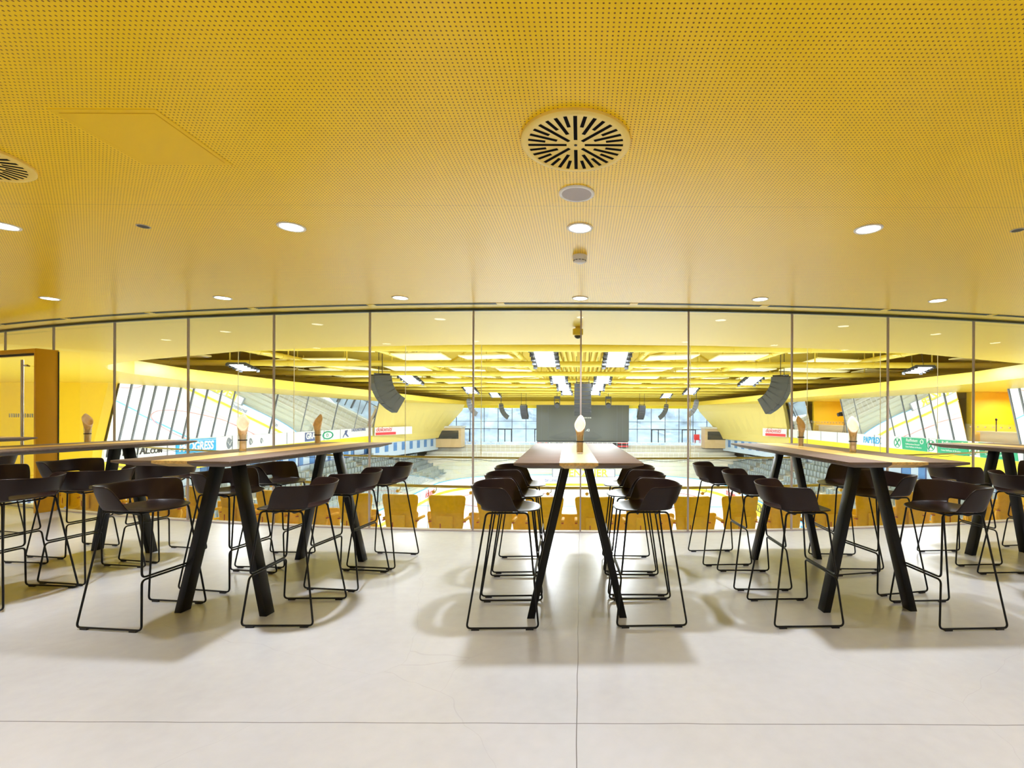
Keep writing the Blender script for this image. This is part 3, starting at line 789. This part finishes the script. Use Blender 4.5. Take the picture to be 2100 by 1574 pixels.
ring_band(rr, -.01, ZI + 1.15, ZI + 1.2, .1).build('cap_rail', 'sign_blue', bd, smooth=False)
b = MB(); b.bx(-3.2, 3.9, 54.40, 54.47, ZI + .98, ZI + 1.9)
b.build('banner', 'sign_grey', bd)
b = MB(); b.bx(-3.05, 3.75, 54.37, 54.41, ZI + 1.04, ZI + 1.84); b.build('banner_field', 'sign_white', bd)
text_mesh('RIENZNER', 'banner_lettering', 'sign_yellow', bd, 1.12, (.35, 54.35, ZI + 1.08), (1, 0, 0), (0, 0, 1), .03, 'CENTER', 1.02, bold=.03)
for k, (x, s_) in enumerate(((-9, 'dolomiti'), (8, 'CASINO'), (-4, 'bruneck'))):
    text_mesh(s_, 'board_lettering', ('sign_navy', 'sign_red')[k % 2], bd, .6, (x, 54.36, ZI + .45), (1, 0, 0), (0, 0, 1), .02)
for s_ in (-1, 1):
    for y, w_, s__, mm in ((24, 3, 'RIENZNER', 'sign_black'), (31, 3, 'PROGRESS', 'sign_blue'), (38, 3, 'RIENZNER', 'sign_black'), (45, 2, 'dolomiti', 'sign_red')):
        bb = MB(); bb.bx(s_ * 13.9, s_ * 13.96, y - 2.6, y + 2.6, ZI + .3, ZI + 1.1); bb.build('advert_field', 'sign_yellow' if s__ == 'RIENZNER' else 'sign_white', bd)
        text_mesh(s__, 'advert_lettering', mm, bd, .85, (s_ * 13.88, y, ZI + .42), (0, -s_, 0), (0, 0, 1), .02, 'CENTER')
ln = MB()
for y in (24, 42): ln.bx(-14, 14, y, y + .3, ZI, ZI + .004)
ln2 = MB(); ln2.bx(-14, 14, 33, 33.3, ZI, ZI + .004)
for y in (16, 50.5): ln2.bx(-13.8, 13.8, y, y + .06, ZI, ZI + .004)
for cx in (-7, 7):
    for cy in (20, 46): ln2.tube([(cx + 4.5 * math.cos(k * PI / 20), cy + 4.5 * math.sin(k * PI / 20), ZI + .002) for k in range(40)], .04, 4, True)
ln.build('blue_line', 'sign_blue', t, smooth=False); ln2.build('red_line', 'sign_red', t, smooth=False)
tg = rounded_rect(14.6, 11.5, 55.1, 8)
pg = ring_band(tg, -.55, ZI + 1.15, ZI + 3.0, .012).build('protective_glass', 'glass_rail', bd, smooth=False)

# side stands with grey seats
seatm = MB()
seatm.bx(-.04, .03, -.21, .21, .40, .86); seatm.bx(-.02, .36, -.21, .21, .40, .46); seatm.bx(.05, .12, -.03, .03, 0, .40)
proto = seatm.build('stand_seat', 'grey_seat', bevel=.02); first = True; rest = MB(); cnt = 0; cand = []
NR_ = 8
for s_, nm in ((-1, 'left'), (1, 'right')):
    b = MB()
    for k in range(NR_ + 1):
        b.bx(s_ * 20.9, s_ * (15.4 + .62 * k), 12, 58, -7, -5.75 + .36 * k)
    struct(b.build('stand_' + nm, 'stand', smooth=False), 'stepped pale side stand of the arena, ' + nm)
    for k in range(NR_):
        for j in range(62):
            y = 22 + .56 * j
            if (j % 13) in (11, 12): continue
            x = s_ * (15.85 + .62 * k); z = -5.75 + .36 * k
            cand.append((y, k, x, z, s_, nm))
cand.sort(key=lambda c: abs(c[0] - 33) + (0 if c[1] > 1 else 1))
for i, (y, k, x, z, s_, nm) in enumerate(cand):
    if i < 290:
        o = proto if first else proto.copy()
        if not first: COL.objects.link(o)
        first = False; o.location = (x, y, z); o.rotation_euler = (0, 0, PI if s_ > 0 else 0)
        tag(o, 'grey plastic tip-up seat in the rows of the %s side stand' % nm, 'stadium seat', 'grey seats of the %s side stand' % nm)
    else:
        for (x0, x1, y0, y1, z0, z1) in ((-.04, .03, -.21, .21, .40, .86), (-.02, .36, -.21, .21, .40, .46)):
            rest.bx(x - s_ * x0, x - s_ * x1, y + y0, y + y1, z + z0, z + z1)
o = rest.build('stand_seats', 'grey_seat', smooth=False); tag(o, 'remaining rows of grey seats on both side stands', 'stadium seats', None, 'stuff')

# side fronts: leaning mirrors, sign band, yellow band, glazing
YL = [20.52, 21.1, 21.7, 22.3, 23.0, 23.7, 24.5, 25.4, 26.4, 27.4, 31.3, 34.8, 39.2, 43.0, 47.0]
YR = [42.2, 45.6]; YR2 = [25.2, 26.1, 27.2, 28.3, 29.6, 31.0, 34.7, 36.5]; YR3 = [14, 16, 18, 19.6, 20.6, 21.6, 22.15]
ZM = .14
def mirror_run(ys, s_, nm):
    for i in range(len(ys) - 1):
        y0, y1 = ys[i], ys[i + 1]; tl = random.uniform(-.02, .02)
        g = .035
        tp, bt = s_ * 19.45, s_ * 20.02
        t = empty('mirror_panel'); j1, j2 = random.uniform(-.006, .006) * (y1 - y0), random.uniform(-.006, .006) * (y1 - y0)
        MB().prism([(tp, y0 + g, ZC), (tp + j1, y1 - g, ZC), (bt + j1, y1 - g, ZM), (bt, y0 + g, ZM)], (0, 0, 0), (s_ * .03, 0, 0)).build('mirror', 'mirror', t, smooth=False)
        MB().prism([(tp, y1 - g, ZC), (tp, y1 + g, ZC), (bt, y1 + g, ZM), (bt, y1 - g, ZM)], (-s_ * .03, 0, 0), (s_ * .05, 0, 0)).build('joint', 'sign_grey', t, smooth=False)
        tag(t, 'leaning mirror glass panel on the upper %s front of the arena' % nm, 'mirror panel', 'leaning mirror panels, ' + nm)
mirror_run(YL, -1, 'left'); mirror_run(YR, 1, 'right'); mirror_run(YR2, 1, 'right'); mirror_run(YR3, 1, 'right')
for s_, nm in ((-1, 'left'), (1, 'right')):
    y0 = 20.5 if s_ < 0 else 10
    t = empty('sign_band'); tag(t, 'white sponsor sign band below the mirrors on the %s side' % nm, 'sign')
    MB().bx(s_ * 20.05, s_ * 20.25, y0, 46.9, -.65, ZM - .01).build('board', 'sign_white', t, smooth=False)
    b = MB()
    for y in (22.0, 23.6, 28, 33.2, 38, 40.6): b.bx(s_ * 20.03, s_ * 20.05, y, y + .04, -.65, ZM - .01)
    b.build('board_joint', 'sign_grey', t, smooth=False)
    # yellow fascia below, and the solid yellow front that closes towards the far end
    b = MB(); b.bx(s_ * 20.1, s_ * 20.4, y0, 47, -1.45, -.65)
    struct(b.build('fascia_' + nm, 'sign_yellow', smooth=False), 'yellow fascia under the sign band, ' + nm)
    b = MB(); rings = []
    A_ = [(19.45, 47.0, ZC), (19.63, 47.0, 1.9), (20.07, 47.0, -.65), (20.2, 47.0, -1.45)]; B_ = [(14.3, 60.0, ZC), (14.6, 60.0, 1.9), (16.9, 60.0, -.65), (17.3, 60.0, -1.45)]
    for k in range(13):
        q = k / 12; pts = [tuple(a_ + (b_ - a_) * q for a_, b_ in zip(pa, pb_)) for pa, pb_ in zip(A_, B_)]
        rings.append([(s_ * x, y, z) for x, y, z in pts] + [(s_ * (x + .35), y + .1, z) for x, y, z in pts[::-1]])
    b.loft(rings)
    struct(b.build('front_' + nm, 'lemon', smooth=False), 'solid yellow leaning front closing towards the far end, ' + nm)
    S = lambda s: (s_ * 20.0)
    xd = (0, 1, 0) if s_ < 0 else (0, -1, 0)
    if s_ < 0:
        X = -20.03
        text_mesh('PUSTERTAL', 'lettering', 'sign_black', t, .50, (X, 20.53, -.46), xd, (0, 0, 1), .02, sx=.80, shear=.2, bold=.008)
        text_mesh('.COM', 'lettering', 'sign_black', t, .33, (X, 22.60, -.46), xd, (0, 0, 1), .02, sx=.85, shear=.1, bold=.006)
        MB().bx(-20.045, -20.02, 24.1, 26.75, -.62, .08).build('blue_field', 'sign_blue', t)
        text_mesh('PROGRESS', 'lettering', 'sign_white', t, .62, (-20.01, 24.25, -.50), xd, (0, 0, 1), .02, sx=.78, shear=.15, bold=.02)
        b = MB(); b.bx(-20.015, -20.005, 24.1, 26.75, .0, .02); b.build('field_line', 'sign_white', t)
        for y, r_ in ((27.8, .30), (29.6, .20), (30.6, .16)):
            b = MB(); b.prism([(0, y + r_ * math.cos(a) * (.8), -.28 + r_ * math.sin(a) * (1 + .2 * math.cos(3 * a))) for a in [2 * PI * k / 18 for k in range(18)]], (-20.045, 0, 0), (-20.03, 0, 0)); b.build('crest', 'sign_grey', t)
            b = MB(); b.tube([(-20.025, y - r_ * .5, -.2), (-20.025, y, -.4), (-20.025, y + r_ * .5, -.15)], .02, 6); b.build('crest_detail', 'sign_white', t)
        MB().bx(-20.045, -20.03, 35.4, 37.4, -.6, .05).build('navy_field', 'sign_navy', t)
        text_mesh('GRAN', 'lettering', 'sign_white', t, .6, (-20.02, 35.5, -.42), xd, (0, 0, 1), .02, bold=.02)
        b = MB(); b.tube([(-20.03, 38.6 + .75 * math.cos(2 * PI * k / 24), -.27 + .28 * math.sin(2 * PI * k / 24)) for k in range(24)], .05, 6, True); b.build('green_oval', 'sign_green', t)
        text_mesh('O', 'lettering', 'sign_green', t, .4, (-20.03, 38.35, -.4), xd, (0, 0, 1), .02)
        text_mesh('FALKENSTEINER', 'lettering', 'sign_navy', t, .40, (X, 42.6, -.12), xd, (0, 0, 1), .02, sx=.95)
        b = MB(); b.prism([(0, 41.4, 0), (0, 41.9, .05), (0, 41.7, -.25), (0, 42.1, -.55), (0, 41.9, -.56), (0, 41.4, -.3), (0, 41.1, -.58), (0, 41.0, -.55), (0, 41.4, -.15)], (-20.045, 0, 0), (-20.03, 0, 0)); b.build('figure_mark', 'sign_navy', t)
    else:
        X = 20.03
        text_mesh('PAPYREX', 'lettering', 'sign_blue', t, .62, (X, 34.5, -.46), xd, (0, 0, 1), .02, sx=.80, bold=.008)
        for y0_, y1_ in ((30.3, 28.25), (27.35, 25.2), (24.4, 22.4)):
            MB().prism([(0, y0_, -.64), (0, y1_ - .12, -.64), (0, y1_, .1), (0, y0_ + .12, .1)], (20.03, 0, 0), (20.045, 0, 0)).build('green_field', 'sign_green', t)
            text_mesh('Raiffeisen', 'lettering', 'sign_white', t, .27, (20.02, y0_ - .35, -.14), xd, (0, 0, 1), .01)
            text_mesh('Raiffeisenkasse Bruneck', 'lettering', 'sign_white', t, .13, (20.02, y0_ - .3, -.33), xd, (0, 0, 1), .01)
            text_mesh('Cassa Raiffeisen di Brunico', 'lettering', 'sign_white', t, .13, (20.02, y0_ - .3, -.5), xd, (0, 0, 1), .01)
            b = MB(); b.tube([(20.02, y1_ + .32 + .12 * math.cos(2 * PI * k / 18), -.1 + .12 * math.sin(2 * PI * k / 18)) for k in range(18)], .025, 6, True); b.build('white_ring', 'sign_white', t)
            yc = y0_ + .50
            b = MB(); b.tube([(20.03, yc + .30 * math.cos(2 * PI * k / 24), -.27 + .30 * math.sin(2 * PI * k / 24)) for k in range(24)], .018, 6, True)
            b.tube([(20.03, yc - .15, -.45), (20.03, yc + .15, -.1)], .03, 6); b.tube([(20.03, yc + .15, -.45), (20.03, yc - .15, -.1)], .03, 6)
            b.tube([(20.03, yc - .19, -.07), (20.03, yc - .10, -.08)], .035, 6); b.tube([(20.03, yc + .19, -.07), (20.03, yc + .10, -.08)], .035, 6); b.build('crossed_gables', 'sign_green', t)
    # small white and red sign on the solid front
    d_ = Vector((s_ * -5.15, 13, 0)).normalized(); nrm = Vector((-s_ * d_.y, s_ * d_.x, 0)).normalized() if s_ > 0 else Vector((d_.y, -d_.x, 0)).normalized()
    org = Vector((s_ * 20.0, 47.0, 0)) + nrm * .12
    sg = empty('advert_board'); tag(sg, 'small white and red advert board on the yellow front, ' + nm, 'sign')
    e1 = org + d_ * (5.2 if s_ < 0 else 3.2)
    MB().prism([org + Vector((0, 0, -.65)), e1 + Vector((0, 0, -.65)), e1 + Vector((0, 0, .14)), org + Vector((0, 0, .14))], (0, 0, 0), nrm * .05).build('board', 'sign_white', sg, smooth=False)
    a1, a2 = org + nrm * .06 + d_ * .1, org + nrm * .06 + d_ * 2.8
    MB().prism([a1 + Vector((0, 0, -.62)), a2 + Vector((0, 0, -.62)), a2 + Vector((0, 0, -.36)), a1 + Vector((0, 0, -.36))], (0, 0, 0), nrm * .01).build('red_bar', 'sign_red', sg, smooth=False)
    text_mesh('dolomiti', 'lettering', 'sign_red', sg, .62, (a1 if s_ < 0 else a2) + nrm * .02 + Vector((0, 0, -.27)), d_ if s_ < 0 else -d_, (0, 0, 1), .01, shear=.3)
    # glazing and corridor under the fascia
    g2 = empty('corner_glazing'); tag(g2, 'pale blue curtained glazing under the yellow front, far %s corner' % nm, 'glazing')
    c0, c1_ = Vector((s_ * 20.2, 47.2, 0)), Vector((s_ * 17.6, 60.2, 0)); dd = (c1_ - c0).normalized()
    MB().prism([c0 + Vector((0, 0, -2.9)), c1_ + Vector((0, 0, -2.9)), c1_ + Vector((0, 0, -1.46)), c0 + Vector((0, 0, -1.46))], (0, 0, 0), (s_ * .1, 0, 0)).build('curtain_wall', 'curtain', g2, smooth=False)
    b = MB()
    for k in range(8):
        a_ = c0 + dd * (.5 + 1.55 * k) - Vector((s_ * .03, 0, 0)); b_ = a_ + dd * .6
        b.prism([a_ + Vector((0, 0, -2.4)), b_ + Vector((0, 0, -2.4)), b_ + Vector((0, 0, -1.55)), a_ + Vector((0, 0, -1.55))], (0, 0, 0), (s_ * .02, 0, 0))
    b.build('window_field', 'win_blue', g2, smooth=False)
    t = empty('corridor_glazing'); tag(t, 'band of blue curtained windows behind the top seat row, ' + nm, 'glazing')
    MB().bx(s_ * 20.9, s_ * 21.0, 12, 58, -2.9, -1.45).build('curtain_wall', 'curtain', t)
    b = MB()
    for k in range(28):
        if k % 5 == 4: continue
        y = 20 + 1.35 * k; b.bx(s_ * 20.86, s_ * 20.9, y, y + .42 + .2 * (k % 3), -2.4, -1.55)
    b.build('window_field', 'win_blue', t); b = MB(); b.bx(s_ * 20.84, s_ * 20.88, 12, 58, -2.45, -2.40)
    for k in range(20): b.bx(s_ * 20.84, s_ * 20.88, 14 + 2.2 * k, 14.06 + 2.2 * k, -2.9, -1.45)
    b.build('mullion', 'sign_navy', t)

# left yellow room wall facing the lounge, right-hand open rooms
struct(MB().prism([(-27, 0, 2.66), (-19.5, 0, 2.66), (-20.1, 0, .14), (-20.3, 0, -1.45), (-27, 0, -1.45)], (0, 20.1, 0), (0, 20.5, 0)).build('wall_room_left', 'wall_yellow', smooth=False))
def open_room(y0, y1, nm, wood):
    struct(MB().bx(23.3, 23.5, y0 - .3, y1 + .3, -1.4, 2.66).build('wall_room_' + nm, 'wall_yellow'))
    struct(MB().bx(20.2, 23.3, y0 - .35, y0 - .02, -1.4, 2.65).build('partition_' + nm + '_near', 'wall_yellow'))
    struct(MB().bx(20.2, 23.3, y1 + .02, y1 + .35, -1.4, 2.65).build('partition_' + nm + '_far', 'wall_yellow'))
    struct(MB().bx(20.2, 23.3, y0, y1, -1.45, -.9).build('floor_' + nm, 'wall_yellow'))
    t = empty('balustrade'); tag(t, 'glass balustrade with clamps in front of the %s yellow room at right' % nm, 'balustrade')
    MB().add([(20.0, y0, ZM), (20.0, y1, ZM), (19.85, y1, 1.02), (19.85, y0, 1.02)], [(0, 1, 2, 3)]).build('pane', 'glass_rail', t, smooth=False)
    b = MB(); nn_ = int((y1 - y0) / .45)
    for k in range(nn_): b.box((19.83, y0 + .3 + k * .45, .88), (.05, .06, .06))
    b.build('clamp', 'steel', t)
    ct = empty('counter', (20.6, (y0 + y1) / 2, -.9)); tag(ct, 'pale wooden counter inside the %s yellow room' % nm, 'counter')
    MB().bx(-.25, .25, -(y1 - y0) / 2 + .1, (y1 - y0) / 2 - .1, 1.5, 1.56).build('counter_top', 'wood_pale', ct)
    MB().bx(-.05, .05, -(y1 - y0) / 2 + .1, (y1 - y0) / 2 - .1, 0, 1.5).build('front_panel', 'wood_pale', ct)
    lt = empty('tube_light', (21.6, (y0 + y1) / 2 - .3, 2.35)); tag(lt, 'slim white tube light in the %s yellow room' % nm, 'lamp')
    MB().bx(-.05, .05, -.7, .7, 0, .06).build('tube', 'tube_lamp', lt)
    b = MB(); b.tube([(0, -.5, .06), (0, -.5, .3)], .01, 6); b.tube([(0, .5, .06), (0, .5, .3)], .01, 6); b.build('hanger', 'white_trim', lt)
    L = bpy.data.lights.new('room_lamp', 'AREA'); L.size = 1.2; L.energy = 110; L.color = (1, .95, .85)
    lo = bpy.data.objects.new('room_lamp', L); COL.objects.link(lo); lo.location = (21.6, (y0 + y1) / 2, 2.3)
open_room(22.2, 25.15, 'nearer', True); open_room(36.55, 42.15, 'farther', True)
t = empty('video_camera', (20.4, 37.6, 1.0)); tag(t, 'dark video camera on a tripod in the farther yellow room', 'camera')
MB().box((0, 0, .62), (.7, .3, .32), Matrix.Rotation(-.2, 3, 'Y')).build('body', 'black', t); MB().tube([(-.3, 0, .55), (-.55, 0, .5)], .14, 12).build('lens', 'array_grille', t)
b = MB(); [b.tube([(0, 0, .5), (.25 * math.cos(a), .25 * math.sin(a), -1.85)], .02, 6) for a in (0, 2.1, 4.2)]; b.build('tripod', 'black', t)
t = empty('microphone_stand', (20.4, 23.9, .9)); tag(t, 'small dark microphone stand on the counter of the nearer yellow room', 'microphone')
MB().tube([(0, 0, -.24), (0, 0, .3)], .025, 8).build('pole', 'black', t); MB().lathe([(.01, .28), (.05, .32), (.05, .38), (.01, .42)], n=14).build('head', 'black', t)

# tribune below the glass: steps, yellow seats, balustrade
def arc_solid(r0, r1, z0, z1, a0=-.62, a1=.62, n=60):
    b = MB(); return arc_strip(b, a0, a1, r0, r1, z0, z1, n)
b = arc_solid(22.35, GR + .1, -1.4, -.76); arc_strip(b, -.62, .62, 21.2, 22.35, -1.7, -1.2, 60)
arc_strip(b, -.62, .62, GR - .15, GR - .05, -.8, -.01, 60)
struct(b.build('tribune_steps', 'concrete_pale', smooth=False), 'concrete steps of the tribune behind the glass')
def make_vip():
    t = empty('tribune_seat')     # local: faces +y (away from the lounge), z=0 on its step
    # backrest: tapered, winged panel
    rings = []
    prof = [(.36, .10, .02), (.39, .165, .018), (.45, .205, .014), (.54, .222, .010), (.64, .226, .002), (.74, .234, -.012), (.84, .252, -.028), (.92, .260, -.037), (.955, .25, -.04), (.972, .21, -.04)]
    for z, hw, yo in prof:
        ring = []; th = .085 if z < .9 else .06
        for k in range(24):
            a = 2 * PI * k / 24; cx, cy = math.cos(a), math.sin(a)
            x = hw * math.copysign(abs(cx) ** .45, cx); y = th / 2 * math.copysign(abs(cy) ** .6, cy)
            y += .075 * (x / .25) ** 2
            ring.append((x, y + yo, z))
        rings.append([(x * 1.08, y, z) for x, y, z in ring])
    MB().loft(rings).build('backrest', 'seat_fabric', t)
    rings = []
    for z, hw, th in ((.30, .15, .03), (.34, .19, .055), (.50, .20, .06), (.56, .17, .04)):
        rings.append([(hw * math.copysign(abs(math.cos(a)) ** .5, math.cos(a)), .12 + th * math.sin(a) - (.52 - z) * .1, z) for a in [2 * PI * k / 20 for k in range(20)]])
    MB().loft(rings).build('cushion', 'seat_fabric', t)
    MB().box((0, -.052, .55), (.25, .03, .26)).build('back_cover', 'seat_fabric', t, bevel=.01)
    for s_ in (-1, 1):
        MB().box((s_ * .262, .17, .60), (.045, .24, .04)).build('armrest', 'seat_fabric', t, bevel=.012)
        b = MB(); b.box((s_ * .262, .05, .575), (.03, .05, .012)); b.build('arm_hinge', 'seat_red', t)
    b = MB(); b.tube([(-.05, .05, 0), (-.02, .02, .34)], .012, 8); b.tube([(.05, .05, 0), (.02, .02, .34)], .012, 8); b.box((0, .05, .01), (.2, .16, .02)); b.build('pedestal', 'joint_grey', t)
    tag_s = MB().box((-.06, -.072, .52), (.012, .006, .10)); tag_s.build('release_strap', 'seat_red', t)
    return t
vs_ = make_vip(); used = False
dA = .722 / 22.95
for k in range(-16, 13):
    a = (.20 + .722 * k) / 22.95; x, y = arc(a, 22.98)
    o = place(vs_, used, (x, y, -.76), a); used = True
    tag(o, 'yellow upholstered tribune seat seen from behind, in the row right behind the glass', 'stadium seat', 'yellow seats in the first row behind the glass')
for k in range(-16, 14):
    a = (-.15 + .722 * k) / 22.1; x, y = arc(a, 22.02)
    o = place(vs_, True, (x, y, -1.2), a)
    tag(o, 'yellow upholstered tribune seat, low in the second row behind the glass', 'stadium seat', 'yellow seats in the second row behind the glass')
RB = 21.28
t = empty('balustrade'); tag(t, 'curved glass balustrade with golden handrail behind the yellow seats', 'balustrade')
b = MB(); b.tube([(*arc(a, RB + .06), .09) for a in [-.6 + 1.2 * k / 80 for k in range(81)]], .026, 10); b.build('handrail', 'rail_gold', t)
b = MB(); c = MB()
for k in range(-17, 18):
    a = (k * .70 + .18) / RB; p = arc(a, RB + .05)
    b.tube([(*p, .07), (*p, .02), (*arc(a - .0015, RB + .03), -.005)], .008, 6)
    q = arc(a - .003, RB); R = Matrix.Rotation(a, 3, 'Z')
    u_ = R @ Vector((0, 1, 0)); qq = Vector((*q, -.02))
    c.tube([qq - u_ * .035, qq + u_ * .02], .030, 14)
b.build('rail_bracket', 'rail_gold', t); c.build('glass_clamp', 'brass', t)
g = MB(); L_ = 1.4 / RB
for k in range(-8, 9):
    p, q = arc(k * L_ + .002, RB), arc((k + 1) * L_ - .002, RB); g.add([(*p, -1.3), (*q, -1.3), (*q, .02), (*p, .02)], [(0, 1, 2, 3)])
g.build('rail_glass', 'glass_rail', t, smooth=False)
g = MB()
for k in range(-8, 9): g.tube([(*arc(k * L_, RB), -1.3), (*arc(k * L_, RB), .02)], .005, 4)
g.build('glass_edge', 'frame_dark', t, smooth=False)
t = empty('net_rail'); tag(t, 'golden curved rail with sagging net cord above the handrail', 'rail')
b = MB(); b.tube([(*arc(a, RB + .02), .615) for a in [-.56 + 1.12 * k / 80 for k in range(81)]], .018, 8); b.build('rail_tube', 'rail_gold', t)
b = MB(); pts = []
for k in range(-150, 151):
    a = k * .0037; s_ = (k * .0037 * RB / .62) % 1; pts.append((*arc(a, RB + .02), .59 - .03 * 4 * s_ * (1 - s_)))
b.tube(pts, .004, 4); b.build('net_cord', 'frame_dark', t)
for a in (-.34, -.27, -.155, -.086, .095, .205, .285, .36):
    p = arc(a, RB + .02)
    if p[1] < 8.6: continue
    q = MB().tube([(p[0], p[1] + .15, .6), (p[0], p[1] + .15, 4.9)], .006, 6).build('suspension_wire', 'white_trim')
    tag(q, 'thin pale vertical wire holding the net in front of the arena', 'wire', 'vertical net wires')
t = empty('security_camera', (-.045, 7.02, ZC)); tag(t, 'small cream dome security camera under the soffit just outside the glass', 'security camera')
MB().lathe([(.035, 0), (.035, -.02), (.074, -.03), (.074, -.115), (.06, -.125)], n=32).build('housing', 'yellow_soffit', t)
MB().lathe([(.052, -.12), (.05, -.14), (.035, -.158), (.01, -.168)], n=24).build('dome', 'black', t)

# outside: snowy ground and wooded hill
NX, NY = 60, 24; b = MB(); vs = []
random.seed(3)
for j in range(NY + 1):
    for i in range(NX + 1):
        x = -160 + 320 * i / NX; y = 85 + 120 * j / NY
        z = -8 + 75 * (j / NY) ** 1.1 + 4 * math.sin(x * .05 + j) + random.uniform(-1.4, 1.4)
        vs.append((x, y, z))
b.add(vs, [(j * (NX + 1) + i, j * (NX + 1) + i + 1, (j + 1) * (NX + 1) + i + 1, (j + 1) * (NX + 1) + i) for j in range(NY) for i in range(NX)])
o = b.build('hillside', 'hill'); struct(o, 'wooded hillside beyond the far windows')
struct(MB().bx(-160, 160, 63, 90, -8.5, -8).build('terrain', 'snow'), 'pale ground outside the arena')
